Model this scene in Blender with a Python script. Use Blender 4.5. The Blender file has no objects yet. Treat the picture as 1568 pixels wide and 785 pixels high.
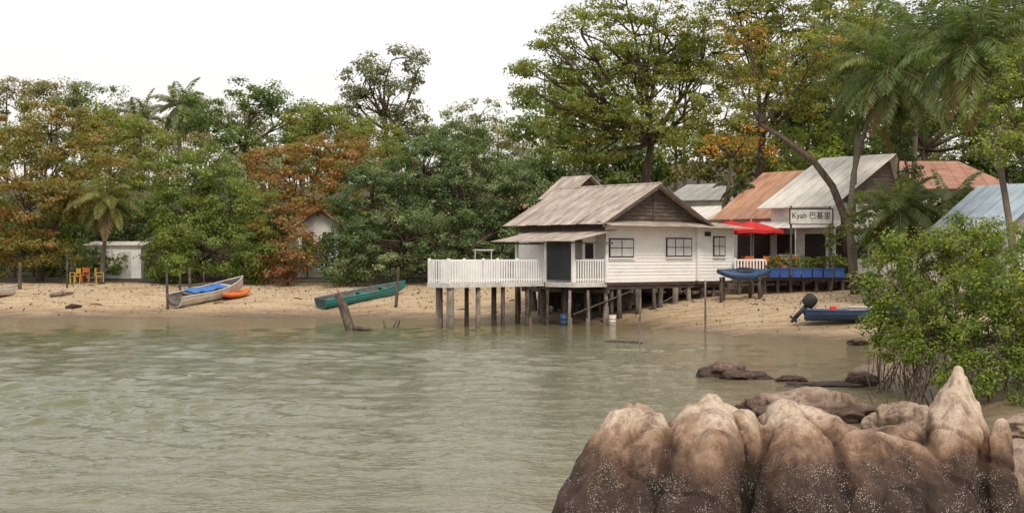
import bpy, bmesh, math, random
import numpy as np
from mathutils import Vector, Matrix, noise as mn

random.seed(7)
rng = np.random.default_rng(11)
scene = bpy.context.scene
F = 2160.0; H = 3.0
def W(px, py, d):
    return Vector(((px-784)/F*d, d, H-(py-392)/F*d))

# ---------------------------------------------------------------- materials
def new_mat(name):
    m = bpy.data.materials.new(name); m.use_nodes = True
    nt = m.node_tree
    return m, nt, nt.nodes['Principled BSDF']
def ramp(nt, stops):
    r = nt.nodes.new('ShaderNodeValToRGB')
    els = r.color_ramp.elements
    while len(els) < len(stops): els.new(0.5)
    for e, (p, c) in zip(els, stops):
        e.position = p; e.color = (c[0], c[1], c[2], 1)
    return r
def nz(nt, vec, scale, detail=6, rough=0.6, dist=0.0):
    n = nt.nodes.new('ShaderNodeTexNoise'); n.inputs['Scale'].default_value = scale
    n.inputs['Detail'].default_value = detail; n.inputs['Roughness'].default_value = rough
    n.inputs['Distortion'].default_value = dist
    nt.links.new(vec, n.inputs['Vector']); return n
def mapping(nt, src, sc):
    m = nt.nodes.new('ShaderNodeMapping'); m.inputs['Scale'].default_value = sc
    nt.links.new(src, m.inputs['Vector']); return m.outputs['Vector']
def mixc(nt, fac, a, b, mode='MIX'):
    m = nt.nodes.new('ShaderNodeMix'); m.data_type = 'RGBA'; m.blend_type = mode
    for s, v in ((m.inputs[0], fac), (m.inputs[6], a), (m.inputs[7], b)):
        if isinstance(v, (int, float)): s.default_value = v
        elif isinstance(v, (tuple, list)): s.default_value = (v[0], v[1], v[2], 1)
        else: nt.links.new(v, s)
    return m.outputs[2]
def bumpn(nt, h, dist, strength=1.0):
    b = nt.nodes.new('ShaderNodeBump'); b.inputs['Distance'].default_value = dist
    b.inputs['Strength'].default_value = strength
    nt.links.new(h, b.inputs['Height']); return b.outputs['Normal']
def mat(name, cols, scale=3.0, rough=0.8, bump=0.0, stretch=(1,1,1), spec=0.3, metal=0.0, grime=0.25):
    m, nt, bs = new_mat(name)
    tc = nt.nodes.new('ShaderNodeTexCoord')
    v = mapping(nt, tc.outputs['Object'], stretch)
    n = nz(nt, v, scale)
    k = len(cols)
    r = ramp(nt, [(0.3+0.4*i/max(1, k-1), c) for i, c in enumerate(cols)])
    nt.links.new(n.outputs['Fac'], r.inputs['Fac'])
    n2 = nz(nt, v, scale*6, 4)
    g = ramp(nt, [(0.35, (1-grime,)*3), (0.6, (1, 1, 1))])
    nt.links.new(n2.outputs['Fac'], g.inputs['Fac'])
    c = mixc(nt, 1.0, r.outputs['Color'], g.outputs['Color'], 'MULTIPLY')
    nt.links.new(c, bs.inputs['Base Color'])
    bs.inputs['Roughness'].default_value = rough
    bs.inputs['Specular IOR Level'].default_value = spec
    bs.inputs['Metallic'].default_value = metal
    if bump: nt.links.new(bumpn(nt, n2.outputs['Fac'], bump), bs.inputs['Normal'])
    return m
def corr_mat(name, cols, axis='Y', pitch=0.09, stain=(0.2,0.12,0.08), stain_amt=0.5):
    m, nt, bs = new_mat(name)
    tc = nt.nodes.new('ShaderNodeTexCoord')
    v = tc.outputs['Object']
    n = nz(nt, mapping(nt, v, (0.6, 1.6, 0.6)), 1.6, 8)
    k = len(cols)
    r = ramp(nt, [(0.3+0.4*i/max(1, k-1), c) for i, c in enumerate(cols)])
    nt.links.new(n.outputs['Fac'], r.inputs['Fac'])
    n2 = nz(nt, mapping(nt, v, (1.0, 5.0, 1.0)), 1.1, 8, 0.7)
    s = ramp(nt, [(0.5, (0,0,0)), (0.68, (stain_amt,)*3)])
    nt.links.new(n2.outputs['Fac'], s.inputs['Fac'])
    c = mixc(nt, s.outputs['Color'], r.outputs['Color'], stain)
    w2 = nt.nodes.new('ShaderNodeTexWave'); w2.bands_direction = axis
    w2.inputs['Scale'].default_value = 0.314/0.75; w2.inputs['Distortion'].default_value = 0.0
    nt.links.new(v, w2.inputs['Vector'])
    lap = ramp(nt, [(0.0, (0.68,)*3), (0.05, (1,1,1))])
    nt.links.new(w2.outputs['Fac'], lap.inputs['Fac'])
    c = mixc(nt, 1.0, c, lap.outputs['Color'], 'MULTIPLY')
    nt.links.new(c, bs.inputs['Base Color'])
    w = nt.nodes.new('ShaderNodeTexWave'); w.bands_direction = axis
    w.inputs['Scale'].default_value = 0.314/pitch
    nt.links.new(v, w.inputs['Vector'])
    nt.links.new(bumpn(nt, w.outputs['Fac'], 0.015), bs.inputs['Normal'])
    bs.inputs['Roughness'].default_value = 0.65
    return m

M = {}
M['white'] = mat('white_paint', [(0.74,0.72,0.69),(0.83,0.82,0.81),(0.87,0.86,0.85)], 0.9, 0.6, 0.002, (1,1,2.2), grime=0.08)
M['offwhite'] = mat('weathered_white_wall', [(0.45,0.42,0.38),(0.62,0.6,0.56),(0.7,0.68,0.65)], 0.8, 0.7, 0.003, grime=0.2)
M['darkwood'] = mat('weathered_dark_wood', [(0.06,0.042,0.034),(0.12,0.09,0.075),(0.19,0.155,0.13)], 2.0, 0.85, 0.01, (1,1,7), grime=0.4)
M['post'] = mat('old_timber_post', [(0.05,0.036,0.028),(0.11,0.085,0.068),(0.19,0.16,0.135)], 2.5, 0.9, 0.02, (3,3,1), grime=0.5)
M['conc'] = mat('stained_concrete', [(0.10,0.08,0.065),(0.2,0.165,0.14),(0.32,0.28,0.24)], 2.0, 0.9, 0.02, (2,2,1), grime=0.4)
M['black'] = mat('black_frame', [(0.02,0.02,0.02),(0.035,0.035,0.035)], 3, 0.6)
M['netting'] = mat('dark_grey_tarpaulin', [(0.028,0.03,0.033),(0.05,0.052,0.056)], 1.5, 0.7, 0.01)
M['pane'] = mat('curtained_pane', [(0.5,0.5,0.5),(0.68,0.68,0.67)], 2, 0.35, spec=0.5, grime=0.1)
M['interior'] = mat('dim_interior', [(0.02,0.017,0.014),(0.045,0.038,0.032)], 2, 0.9)
M['roof_grey'] = corr_mat('aged_zinc_roof', [(0.25,0.19,0.15),(0.41,0.345,0.29),(0.54,0.475,0.42)], stain=(0.17,0.105,0.07), stain_amt=0.9)
M['roof_cream'] = corr_mat('cream_corrugated_roof', [(0.66,0.6,0.52),(0.78,0.74,0.67),(0.84,0.81,0.76)], stain=(0.5,0.41,0.32))
M['roof_rust'] = corr_mat('rusty_roof', [(0.44,0.21,0.12),(0.56,0.3,0.19),(0.54,0.4,0.3)], stain=(0.3,0.13,0.08))
M['roof_brown'] = corr_mat('brown_roof', [(0.24,0.11,0.07),(0.36,0.18,0.12),(0.4,0.24,0.17)], axis='X', stain=(0.15,0.07,0.05))
M['roof_blue'] = corr_mat('blue_roof', [(0.3,0.37,0.44),(0.4,0.49,0.56),(0.5,0.56,0.62)], stain=(0.28,0.28,0.28))
M['red'] = mat('red_canvas', [(0.5,0.02,0.02),(0.66,0.04,0.035)], 1.5, 0.8)
M['blue'] = mat('blue_plastic', [(0.015,0.06,0.24),(0.03,0.11,0.36)], 2, 0.4, spec=0.5)
M['kblue'] = mat('dark_blue_hull', [(0.02,0.05,0.12),(0.035,0.09,0.2)], 2, 0.4, spec=0.5, grime=.4)
M['teal'] = mat('teal_paint', [(0.03,0.2,0.2),(0.05,0.3,0.3)], 1.5, 0.5, stretch=(1,1,3), grime=.4)
M['boatwhite'] = mat('boat_white', [(0.42,0.38,0.32),(0.62,0.58,0.52),(0.72,0.7,0.66)], 1.5, 0.5)
M['orange'] = mat('orange_plastic', [(0.6,0.12,0.02),(0.7,0.2,0.03)], 2, 0.45, spec=0.5)
M['yellow'] = mat('yellow_plastic', [(0.5,0.32,0.05),(0.6,0.43,0.1)], 2, 0.5)
M['bluetarp'] = mat('blue_tarp', [(0.03,0.13,0.5),(0.06,0.22,0.6)], 3, 0.5, 0.01)
M['bark'] = mat('tree_bark', [(0.05,0.035,0.026),(0.12,0.085,0.062),(0.2,0.155,0.12)], 3, 0.9, 0.03, (3,3,1), grime=0.4)
M['palmbark'] = mat('palm_bark', [(0.10,0.08,0.06),(0.2,0.165,0.13)], 3, 0.9, 0.03, (1,1,6), grime=0.4)
M['hullin'] = mat('boat_interior', [(0.10,0.09,0.08),(0.2,0.18,0.16)], 3, 0.8)
M['wall_grey'] = mat('grey_blue_wall', [(0.24,0.24,0.24),(0.38,0.37,0.36)], 1.5, 0.8)
M['soil'] = mat('wet_bark', [(0.04,0.03,0.02),(0.08,0.06,0.045)], 3, 0.8)
M['stem'] = mat('frond_stem', [(0.13,0.14,0.05),(0.18,0.17,0.06)])

def leaf_mat():
    m = bpy.data.materials.new('leaves'); m.use_nodes = True
    nt = m.node_tree; nt.nodes.clear()
    out = nt.nodes.new('ShaderNodeOutputMaterial')
    a = nt.nodes.new('ShaderNodeAttribute'); a.attribute_name = 'Col'
    p = nt.nodes.new('ShaderNodeBsdfPrincipled')
    p.inputs['Roughness'].default_value = 0.5; p.inputs['Specular IOR Level'].default_value = 0.35
    t = nt.nodes.new('ShaderNodeBsdfTranslucent')
    mx = nt.nodes.new('ShaderNodeMixShader'); mx.inputs[0].default_value = 0.42
    nt.links.new(a.outputs['Color'], p.inputs['Base Color'])
    tc = mixc(nt, 1.0, a.outputs['Color'], (1.6, 1.6, 0.8), 'MULTIPLY')
    nt.links.new(tc, t.inputs['Color'])
    nt.links.new(p.outputs[0], mx.inputs[1]); nt.links.new(t.outputs[0], mx.inputs[2])
    nt.links.new(mx.outputs[0], out.inputs['Surface'])
    return m
M['leaf'] = leaf_mat()

# ---------------------------------------------------------------- mesh helpers
def link(o):
    scene.collection.objects.link(o); return o
def empty(name, loc=(0,0,0), rz=0.0):
    e = bpy.data.objects.new(name, None); e.location = loc; e.rotation_euler = (0,0,rz)
    e.empty_display_size = 0.3
    return link(e)
class B:
    def __init__(s): s.v=[]; s.f=[]; s.m=[]
    def face(s, pts, mi=0):
        i=len(s.v); s.v += [tuple(p) for p in pts]; s.f.append(tuple(range(i,i+len(pts)))); s.m.append(mi)
    def box(s, x0,x1,y0,y1,z0,z1, mi=0, R=None):
        c=[Vector((x,y,z)) for z in (z0,z1) for y in (y0,y1) for x in (x0,x1)]
        if R is not None: c=[R@p for p in c]
        i=len(s.v); s.v += [tuple(p) for p in c]
        for q in ((0,2,3,1),(4,5,7,6),(0,1,5,4),(2,6,7,3),(0,4,6,2),(1,3,7,5)):
            s.f.append(tuple(i+k for k in q)); s.m.append(mi)
    def tube(s, pts, rad, n=8, mi=0, cap=True):
        pts=[Vector(p) for p in pts]; i0=len(s.v)
        for k,p in enumerate(pts):
            a=pts[max(0,k-1)]; b=pts[min(len(pts)-1,k+1)]
            d=(b-a).normalized() if (b-a).length>1e-6 else Vector((0,0,1))
            up=Vector((0,0,1)) if abs(d.z)<0.9 else Vector((1,0,0))
            x=d.cross(up).normalized(); y=d.cross(x).normalized()
            r=rad[k] if hasattr(rad,'__len__') else rad
            for j in range(n):
                t=2*math.pi*j/n; s.v.append(tuple(p+x*math.cos(t)*r+y*math.sin(t)*r))
        for k in range(len(pts)-1):
            for j in range(n):
                a=i0+k*n+j; b=i0+k*n+(j+1)%n
                s.f.append((a,b,b+n,a+n)); s.m.append(mi)
        if cap:
            s.f.append(tuple(i0+j for j in range(n))[::-1]); s.m.append(mi)
            s.f.append(tuple(i0+(len(pts)-1)*n+j for j in range(n))); s.m.append(mi)
    def slab(s, a,b,c,d, th, mi=0):
        a,b,c,d=map(Vector,(a,b,c,d)); n=(b-a).cross(d-a).normalized()*th
        t=[a,b,c,d]; u=[p-n for p in t]
        s.face(t,mi); s.face(u[::-1],mi)
        for k in range(4):
            s.face([t[k],u[k],u[(k+1)%4],t[(k+1)%4]],mi)
    def make(s, name, mats, parent=None, smooth=False):
        me=bpy.data.meshes.new(name); me.from_pydata(s.v,[],s.f)
        if not isinstance(mats,(list,tuple)): mats=[mats]
        for m in mats: me.materials.append(m)
        me.polygons.foreach_set('material_index', s.m)
        if smooth: me.polygons.foreach_set('use_smooth',[True]*len(s.f))
        me.update()
        o=bpy.data.objects.new(name,me); link(o)
        if parent: o.parent=parent
        return o

# ---------------------------------------------------------------- terrain
shore = np.array([(-400,80),(-60,71),(-24,68.5),(-10,69.5),(-4,67),(1,64),(5,60.5),(7.5,55.5),(9.5,52.5),(11.6,50.5),
                  (12.0,47),(11,42),(9.4,37.5),(8.8,33),(9.2,28),(8.6,23),(6.6,18.5),(5.6,15),(5.0,8),(4.5,-60)], float)
def sdist(X, Y):
    d = np.full(X.shape, 1e9)
    for (x0,y0),(x1,y1) in zip(shore[:-1], shore[1:]):
        dx,dy=x1-x0,y1-y0; t=np.clip(((X-x0)*dx+(Y-y0)*dy)/(dx*dx+dy*dy),0,1)
        d=np.minimum(d,np.hypot(X-(x0+t*dx),Y-(y0+t*dy)))
    poly=np.vstack([shore,[(4.5,-500),(-400,-500)]])
    ins=np.zeros(X.shape,bool); n=len(poly)
    for i in range(n):
        x0,y0=poly[i]; x1,y1=poly[(i+1)%n]
        if y0==y1: continue
        c=((y0>Y)!=(y1>Y))&(X<(x1-x0)*(Y-y0)/(y1-y0)+x0)
        ins^=c
    d=np.where(ins,-d,d)
    return d+0.4*np.sin(X*0.8+1.3*np.sin(X*.23))*np.clip(1-np.abs(d)/6,0,1)
def sstep(t): t=np.clip(t,0,1); return t*t*(3-2*t)
def terr(X,Y):
    X=np.asarray(X,float); Y=np.asarray(Y,float)
    d=sdist(X,Y)
    z=np.where(d>0, 2.1*(1-np.exp(-d/11.0)), np.maximum(d*0.12,-2.0))
    z=z+0.05*np.sin(X*0.9+0.6*np.sin(Y*0.7))*np.cos(Y*0.55+X*0.2)*np.clip(np.abs(d)/3,0,1)+0.02*np.sin(X*3.1)*np.sin(Y*2.3+X)*np.clip(d/2,0,1)
    z=z+13*sstep((Y-97-0.06*X)/80.0)*(0.85+0.15*np.sin(X*0.04))
    return z
def tz(x,y): return float(terr(np.array([x]),np.array([y]))[0])

xs=np.concatenate([np.linspace(-400,-45,36),np.linspace(-44,34,313),np.linspace(35,400,36)])
ys=np.concatenate([np.linspace(-60,14,20),np.linspace(15,98,333),np.linspace(100,200,40),np.linspace(210,900,20)])
X,Y=np.meshgrid(xs,ys); Z=terr(X,Y); D=sdist(X,Y)
def grid_obj(name,X,Y,Z,m):
    ny,nx=X.shape; me=bpy.data.meshes.new(name)
    co=np.stack([X,Y,Z],-1).reshape(-1,3)
    idx=np.arange(nx*ny).reshape(ny,nx)
    q=np.stack([idx[:-1,:-1],idx[:-1,1:],idx[1:,1:],idx[1:,:-1]],-1).reshape(-1,4)
    me.vertices.add(len(co)); me.vertices.foreach_set('co',co.ravel())
    me.loops.add(q.size); me.loops.foreach_set('vertex_index',q.ravel().astype(np.int32))
    me.polygons.add(len(q)); me.polygons.foreach_set('loop_start',(np.arange(len(q))*4).astype(np.int32))
    me.polygons.foreach_set('use_smooth',np.ones(len(q),bool))
    me.materials.append(m); me.update(calc_edges=True)
    return link(bpy.data.objects.new(name,me))
m,nt,bs=new_mat('beach_sand')
geo=nt.nodes.new('ShaderNodeNewGeometry'); sep=nt.nodes.new('ShaderNodeSeparateXYZ')
nt.links.new(geo.outputs['Position'],sep.inputs[0])
n1=nz(nt,mapping(nt,geo.outputs['Position'],(0.35,1,1)),0.8,8)
ad=nt.nodes.new('ShaderNodeMath'); ad.operation='MULTIPLY_ADD'; ad.inputs[1].default_value=0.55
nt.links.new(n1.outputs['Fac'],ad.inputs[0]); nt.links.new(sep.outputs['Z'],ad.inputs[2])
wr=ramp(nt,[(0.0,(0.10,0.078,0.045)),(0.3,(0.17,0.125,0.075)),(0.45,(0.27,0.2,0.125)),(0.7,(0.44,0.335,0.21)),(1.0,(0.49,0.38,0.25))])
nt.links.new(ad.outputs[0],wr.inputs['Fac'])
n2=nz(nt,geo.outputs['Position'],7,6,0.7)
sp=ramp(nt,[(0.36,(0.5,0.44,0.38)),(0.46,(1,1,1)),(0.75,(1.05,1.05,1.05))])
nt.links.new(n2.outputs['Fac'],sp.inputs['Fac'])
c=mixc(nt,1.0,wr.outputs['Color'],sp.outputs['Color'],'MULTIPLY')
n2b=nz(nt,mapping(nt,geo.outputs['Position'],(0.4,1.8,1)),1.1,7,0.75)
sp2=ramp(nt,[(0.4,(0.7,0.63,0.55)),(0.54,(1,1,1))]); nt.links.new(n2b.outputs['Fac'],sp2.inputs['Fac'])
c=mixc(nt,1.0,c,sp2.outputs['Color'],'MULTIPLY')
at=nt.nodes.new('ShaderNodeAttribute'); at.attribute_name='litter'
lc=ramp(nt,[(0.35,(0.025,0.02,0.012)),(0.65,(0.08,0.063,0.035))]); nt.links.new(n2.outputs['Fac'],lc.inputs['Fac'])
sb=nt.nodes.new('ShaderNodeMath'); sb.operation='SUBTRACT'; nt.links.new(at.outputs['Fac'],sb.inputs[0]); sb.inputs[1].default_value=0.6
m2=nt.nodes.new('ShaderNodeMath'); m2.operation='MULTIPLY'; m2.inputs[1].default_value=2.6
nt.links.new(sb.outputs[0],m2.inputs[0])
ma=nt.nodes.new('ShaderNodeMath'); ma.operation='MULTIPLY_ADD'; ma.use_clamp=True
nt.links.new(n1.outputs['Fac'],ma.inputs[0]); ma.inputs[1].default_value=1.2; nt.links.new(m2.outputs[0],ma.inputs[2])
c=mixc(nt,ma.outputs[0],c,lc.outputs['Color'])
nt.links.new(c,bs.inputs['Base Color'])
nt.links.new(bumpn(nt,n2.outputs['Fac'],0.06),bs.inputs['Normal'])
rr=ramp(nt,[(0.25,(0.35,)*3),(0.5,(0.9,)*3)]); nt.links.new(ad.outputs[0],rr.inputs['Fac']); nt.links.new(rr.outputs['Color'],bs.inputs['Roughness'])
ground=grid_obj('beach_and_terrain',X,Y,Z,m)
lit=sstep((D-11.0)/3.5)
lit=np.where((X>7)&(Y<90), sstep((D-22)/6), lit)
lit=np.where((X>9)&(Y<46), 0.8*sstep((D-0.2)/1.5), lit)
la=ground.data.attributes.new('litter','FLOAT','POINT'); la.data.foreach_set('value',lit.ravel().astype(np.float32))

# ---------------------------------------------------------------- water: one sheet with real wavelets
m,nt,bs=new_mat('sea_water')
geo=nt.nodes.new('ShaderNodeNewGeometry'); P=geo.outputs['Position']
at=nt.nodes.new('ShaderNodeAttribute'); at.attribute_name='calm'
wc=ramp(nt,[(0.0,(0.2,0.155,0.09)),(0.35,(0.145,0.14,0.07)),(1.0,(0.115,0.125,0.06))])
nt.links.new(at.outputs['Fac'],wc.inputs['Fac'])
nt.links.new(wc.outputs['Color'],bs.inputs['Base Color'])
a2=nz(nt,mapping(nt,P,(1.0,1.5,1)),7.0,3,0.5,0.2)
nt.links.new(bumpn(nt,a2.outputs['Fac'],0.02),bs.inputs['Normal'])
bs.inputs['Roughness'].default_value=0.06; bs.inputs['IOR'].default_value=1.35
bs.inputs['Specular Tint'].default_value=(1.0,0.99,0.89,1)
yy=[12.0]
while yy[-1]<73: yy.append(yy[-1]+max(.03,yy[-1]**2/7500))
wy=np.concatenate([[-600,-200,-50,0],yy,[80,92]])
wx=np.concatenate([[-700,-200,-80,-45],np.linspace(-30,14,720),[30,80,200,700]])
X2,Y2=np.meshgrid(wx,wy); Z2=np.zeros_like(X2)
calm=0.10+0.90*sstep((-sdist(X2,Y2)-0.3)/20.0)
patch=0.5+0.5*np.clip(0.5+0.5*(np.sin(X2*.21+1.3*np.sin(Y2*.13+1))+np.sin(Y2*.37+X2*.11+2*np.sin(X2*.09))+.6*np.sin(Y2*.9-X2*.23)),0,1)
spac=np.maximum(.05,Y2**2/7500)
r2=np.random.default_rng(5)
for i in range(84):
    lam=0.22*(9.0**r2.random()); th=r2.normal()*0.6+math.radians(80)
    k=2*math.pi/lam; a=0.0120*lam**0.8*r2.uniform(.6,1.3)
    kx,ky=k*math.cos(th),k*math.sin(th)
    att=np.clip(lam*abs(math.sin(th))/(2.5*spac)-.35,0,1)
    ph=kx*X2+ky*Y2+r2.random()*6.28+.8*np.sin(X2*.3/lam**.5+i)
    Z2+=a*att*np.sin(ph)
inner=(X2>-31)&(X2<14.5)&(Y2>11)&(Y2<74)
Z2=np.where(inner,Z2*calm*patch*0.72,0)
water=grid_obj('sea_water',X2,Y2,Z2,m)
la=water.data.attributes.new('calm','FLOAT','POINT'); la.data.foreach_set('value',calm.ravel().astype(np.float32))

# ---------------------------------------------------------------- foliage
LB=1.13  # lifts all leaf colours, standing in for haze
GREEN=[((0.105,0.15,0.033),4),((0.148,0.195,0.044),3),((0.075,0.107,0.028),3),((0.2,0.235,0.055),1.5)]
DGREEN=[((0.068,0.105,0.034),5),((0.098,0.14,0.043),3),((0.135,0.175,0.052),1.5)]
OLIVE=[((0.17,0.175,0.04),4),((0.125,0.148,0.036),3),((0.225,0.19,0.048),2),((0.25,0.155,0.048),1)]
RUST=[((0.245,0.17,0.048),4),((0.28,0.15,0.05),3),((0.155,0.165,0.04),3.5),((0.30,0.12,0.05),.9)]
LIME=[((0.19,0.24,0.043),4),((0.15,0.195,0.038),3),((0.25,0.27,0.065),2)]
FAR=[((0.2,0.235,0.13),4),((0.24,0.27,0.15),3),((0.17,0.205,0.11),3),((0.27,0.25,0.15),2)]  # paled greens: distance haze put into the leaf colour
RED=[((0.25,0.09,0.06),4),((0.22,0.15,0.055),3),((0.12,0.14,0.037),1.5)]
AUT=[((0.18,0.205,0.044),8),((0.14,0.175,0.04),5),((0.235,0.225,0.05),4),((0.34,0.18,0.04),0.7)]
ORG=[((0.55,0.18,0.03),4),((0.45,0.24,0.04),2),((0.2,0.2,0.04),3)]
MANG=[((0.155,0.205,0.034),5),((0.10,0.155,0.03),4),((0.21,0.255,0.05),3),((0.26,0.24,0.05),0.5)]
PALM=[((0.105,0.145,0.05),4),((0.15,0.18,0.06),2),((0.075,0.11,0.038),3)]

def leaf_mesh(name, Pp, N, L, Wd, C, parent=None, T=None):
    n=len(Pp)
    N=N/np.linalg.norm(N,axis=1,keepdims=True)
    if T is None: T=rng.normal(size=(n,3))
    T=T-(T*N).sum(1,keepdims=True)*N; T/=np.linalg.norm(T,axis=1,keepdims=True)+1e-9
    Bv=np.cross(N,T); L=np.broadcast_to(L,(n,))[:,None]; Wd=np.broadcast_to(Wd,(n,))[:,None]
    fold=N*Wd*0.22
    co=np.stack([Pp-T*L*.5, Pp+Bv*Wd*.5+fold+T*L*.08, Pp+T*L*.5, Pp-Bv*Wd*.5+fold+T*L*.08],1).reshape(-1,3)
    me=bpy.data.meshes.new(name)
    me.vertices.add(4*n); me.vertices.foreach_set('co',co.ravel().astype(np.float32))
    me.loops.add(4*n); me.loops.foreach_set('vertex_index',np.arange(4*n,dtype=np.int32))
    me.polygons.add(n); me.polygons.foreach_set('loop_start',(np.arange(n)*4).astype(np.int32))
    me.materials.append(M['leaf'])
    ca=me.color_attributes.new('Col','FLOAT_COLOR','POINT')
    cc=np.concatenate([np.clip(C*LB,0.005,1),np.ones((n,1))],1); ca.data.foreach_set('color',np.repeat(cc,4,0).ravel().astype(np.float32))
    me.update(calc_edges=True)
    o=link(bpy.data.objects.new(name,me))
    if parent: o.parent=parent
    return o
def pal_pick(pal,n):
    cs=np.array([p[0] for p in pal]); w=np.array([p[1] for p in pal],float); w/=w.sum()
    return cs[rng.choice(len(cs),n,p=w)]
def crown_leaves(lobes, pal, leaf, cov, clump_r, shell=0.5, flat=0.55):
    PP=[];NN=[];CC=[];CL=[]
    for c,r in lobes:
        c=np.array(c); r=np.array(r)
        area=math.pi*r[0]*r[2]
        ncl=max(5,int(area/(math.pi*clump_r**2)*3.4))
        tot=cov*area/(leaf*leaf*0.3); per=max(12,int(tot/ncl))
        u=rng.normal(size=(ncl,3)); u/=np.linalg.norm(u,axis=1,keepdims=True)
        fr=shell+(1-shell)*rng.random(ncl)**0.7
        fr*=1+0.13*rng.normal(size=ncl)
        cc=c+u*fr[:,None]*r
        cr=clump_r*(0.55+0.8*rng.random(ncl))
        tone=pal_pick(pal,ncl)*(0.7+0.6*rng.random((ncl,1)))
        tone=0.65*tone+0.35*pal_pick(pal,1)
        for k in range(ncl):
            q=rng.normal(size=(per,3)); q/=np.linalg.norm(q,axis=1,keepdims=True)
            rad=(0.35+0.85*rng.random(per))
            off=q*rad[:,None]*cr[k]*np.array([1,1,flat])
            PP.append(cc[k]+off)
            NN.append(q*0.7+u[k]*0.4+np.array([0,0,0.75])+rng.normal(size=(per,3))*0.45)
            mixr=(rng.random((per,1))<0.3)
            col=np.where(mixr,pal_pick(pal,per),tone[k])*(0.72+0.56*rng.random((per,1)))
            CC.append(col)
            if k%3==0: CL.append(cc[k])
    return np.vstack(PP),np.vstack(NN),np.vstack(CC),CL
def bend(p0,p1,n=6,amt=0.08,sag=0):
    p0=Vector(p0);p1=Vector(p1);L=(p1-p0).length;out=[]
    o1=Vector([random.uniform(-1,1) for _ in range(3)])*L*amt
    for i in range(n):
        t=i/(n-1); out.append(p0.lerp(p1,t)+o1*math.sin(t*math.pi)+Vector([random.uniform(-1,1) for _ in range(3)])*L*amt*0.15*(0<i<n-1))
    return out
def tree(name, base, lobes_px, pal, leaf=0.22, cov=3.0, clump_r=0.8, tr=0.22, trunk=None, shell=0.5, branches=True, depth_k=1.0, flat=0.55, z0=None):
    e=empty(name)
    lobes=[]
    for (px,py,rx,ry,d) in lobes_px:
        c=W(px,py,d); k=d/F
        lobes.append((tuple(c),(rx*k,rx*k*0.85*depth_k,ry*k)))
    Pp,N,C,CL=crown_leaves(lobes,pal,leaf,cov,clump_r,shell,flat)
    sz=leaf*(0.7+0.6*rng.random(len(Pp)))
    leaf_mesh('foliage',Pp,N,sz,sz*0.6,C,e)
    b=B()
    bx,by=base; bz=(tz(bx,by) if z0 is None else z0)-0.1
    cen=np.mean([l[0] for l in lobes],0)
    low=min(l[0][2]-l[1][2]*0.4 for l in lobes)
    top=Vector((bx*0.45+cen[0]*0.55,by*0.5+cen[1]*0.5,max(bz+1.2,low)))
    if trunk: pts=[Vector(p) for p in trunk]
    else: pts=bend((bx,by,bz),top,7,0.06)
    n=len(pts); b.tube(pts,[tr*(1.25-0.6*i/(n-1)) for i in range(n)],9)
    fork=pts[-1]
    if branches:
        for l in lobes:
            pp=bend(fork,l[0],6,0.09)
            b.tube(pp,[tr*(0.55-0.4*i/5) for i in range(6)],6)
            for cl in CL:
                v=(np.array(l[0])-cl)/np.array(l[1])
                if v.dot(v)<1.5 and random.random()<0.5:
                    s=pp[random.choice([2,3,4,5])]
                    b.tube(bend(s,cl,5,0.1),[tr*(0.2-0.035*i) for i in range(5)],4)
    b.make('trunk_and_limbs',M['bark'],e,True)
    return e

def palm(name, base, crown, flen=3.6, nf=24, tr=0.16, z0=None, bow=(0,0,0), pal=PALM, lw=0.07):
    e=empty(name); b=B(); crown=Vector(crown)
    bz=(tz(base[0],base[1]) if z0 is None else z0)-0.1
    p0=Vector((base[0],base[1],bz)); pts=[]
    for i in range(9):
        t=i/8; pts.append(p0.lerp(crown,t)+Vector(bow)*math.sin(math.pi*t))
    b.tube(pts,[tr*(1.35-0.55*min(1,i/3)-0.02*i) for i in range(9)],9,0)
    PP=[];NN=[];TT=[];LL=[];CC=[]
    for k in range(nf):
        az=k*2.399+random.uniform(-.2,.2); el=math.radians(75-120*(k/nf)+random.uniform(-8,8))
        L=flen*random.uniform(.8,1.1); d=Vector((math.cos(az)*math.cos(el),math.sin(az)*math.cos(el),math.sin(el)))
        p=crown.copy(); seg=14; pl=[p.copy()]
        side=d.cross(Vector((0,0,1))).normalized()
        col=pal_pick(pal,1)[0]*random.uniform(.7,1.25)
        if k>nf-3: col=np.array((0.17,0.125,0.06))
        for s in range(seg):
            d=(d+Vector((0,0,-1))*(0.045+0.085*(s/seg))*(1.4 if d.z<.9 else 1)).normalized(); p=p+d*(L/seg); pl.append(p.copy())
            if s>1:
                for j in range(4):
                    q=pl[-2].lerp(p,j/4); t=s/seg
                    ll=L*0.24*math.sin(math.pi*min(1,(0.12+0.88*t))**0.8)+0.08
                    for sg in (-1,1):
                        dirv=(side*sg*0.85+d*0.55+Vector((0,0,-0.55+random.uniform(-.25,.15)))).normalized()
                        PP.append(q+dirv*ll*0.5); TT.append(dirv); LL.append(ll)
                        nrm=dirv.cross(d); nrm=nrm if nrm.z>0 else -nrm
                        NN.append(nrm+Vector([random.uniform(-.3,.3) for _ in range(3)])); CC.append(col*random.uniform(.8,1.2))
        b.tube(pl,[0.035*(1.1-i/seg) for i in range(seg+1)],4,1)
    leaf_mesh('fronds',np.array(PP),np.array(NN),np.array(LL),lw,np.array(CC),e,np.array(TT))
    b.make('trunk',[M['palmbark'],M['stem']],e,True)
    return e

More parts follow.
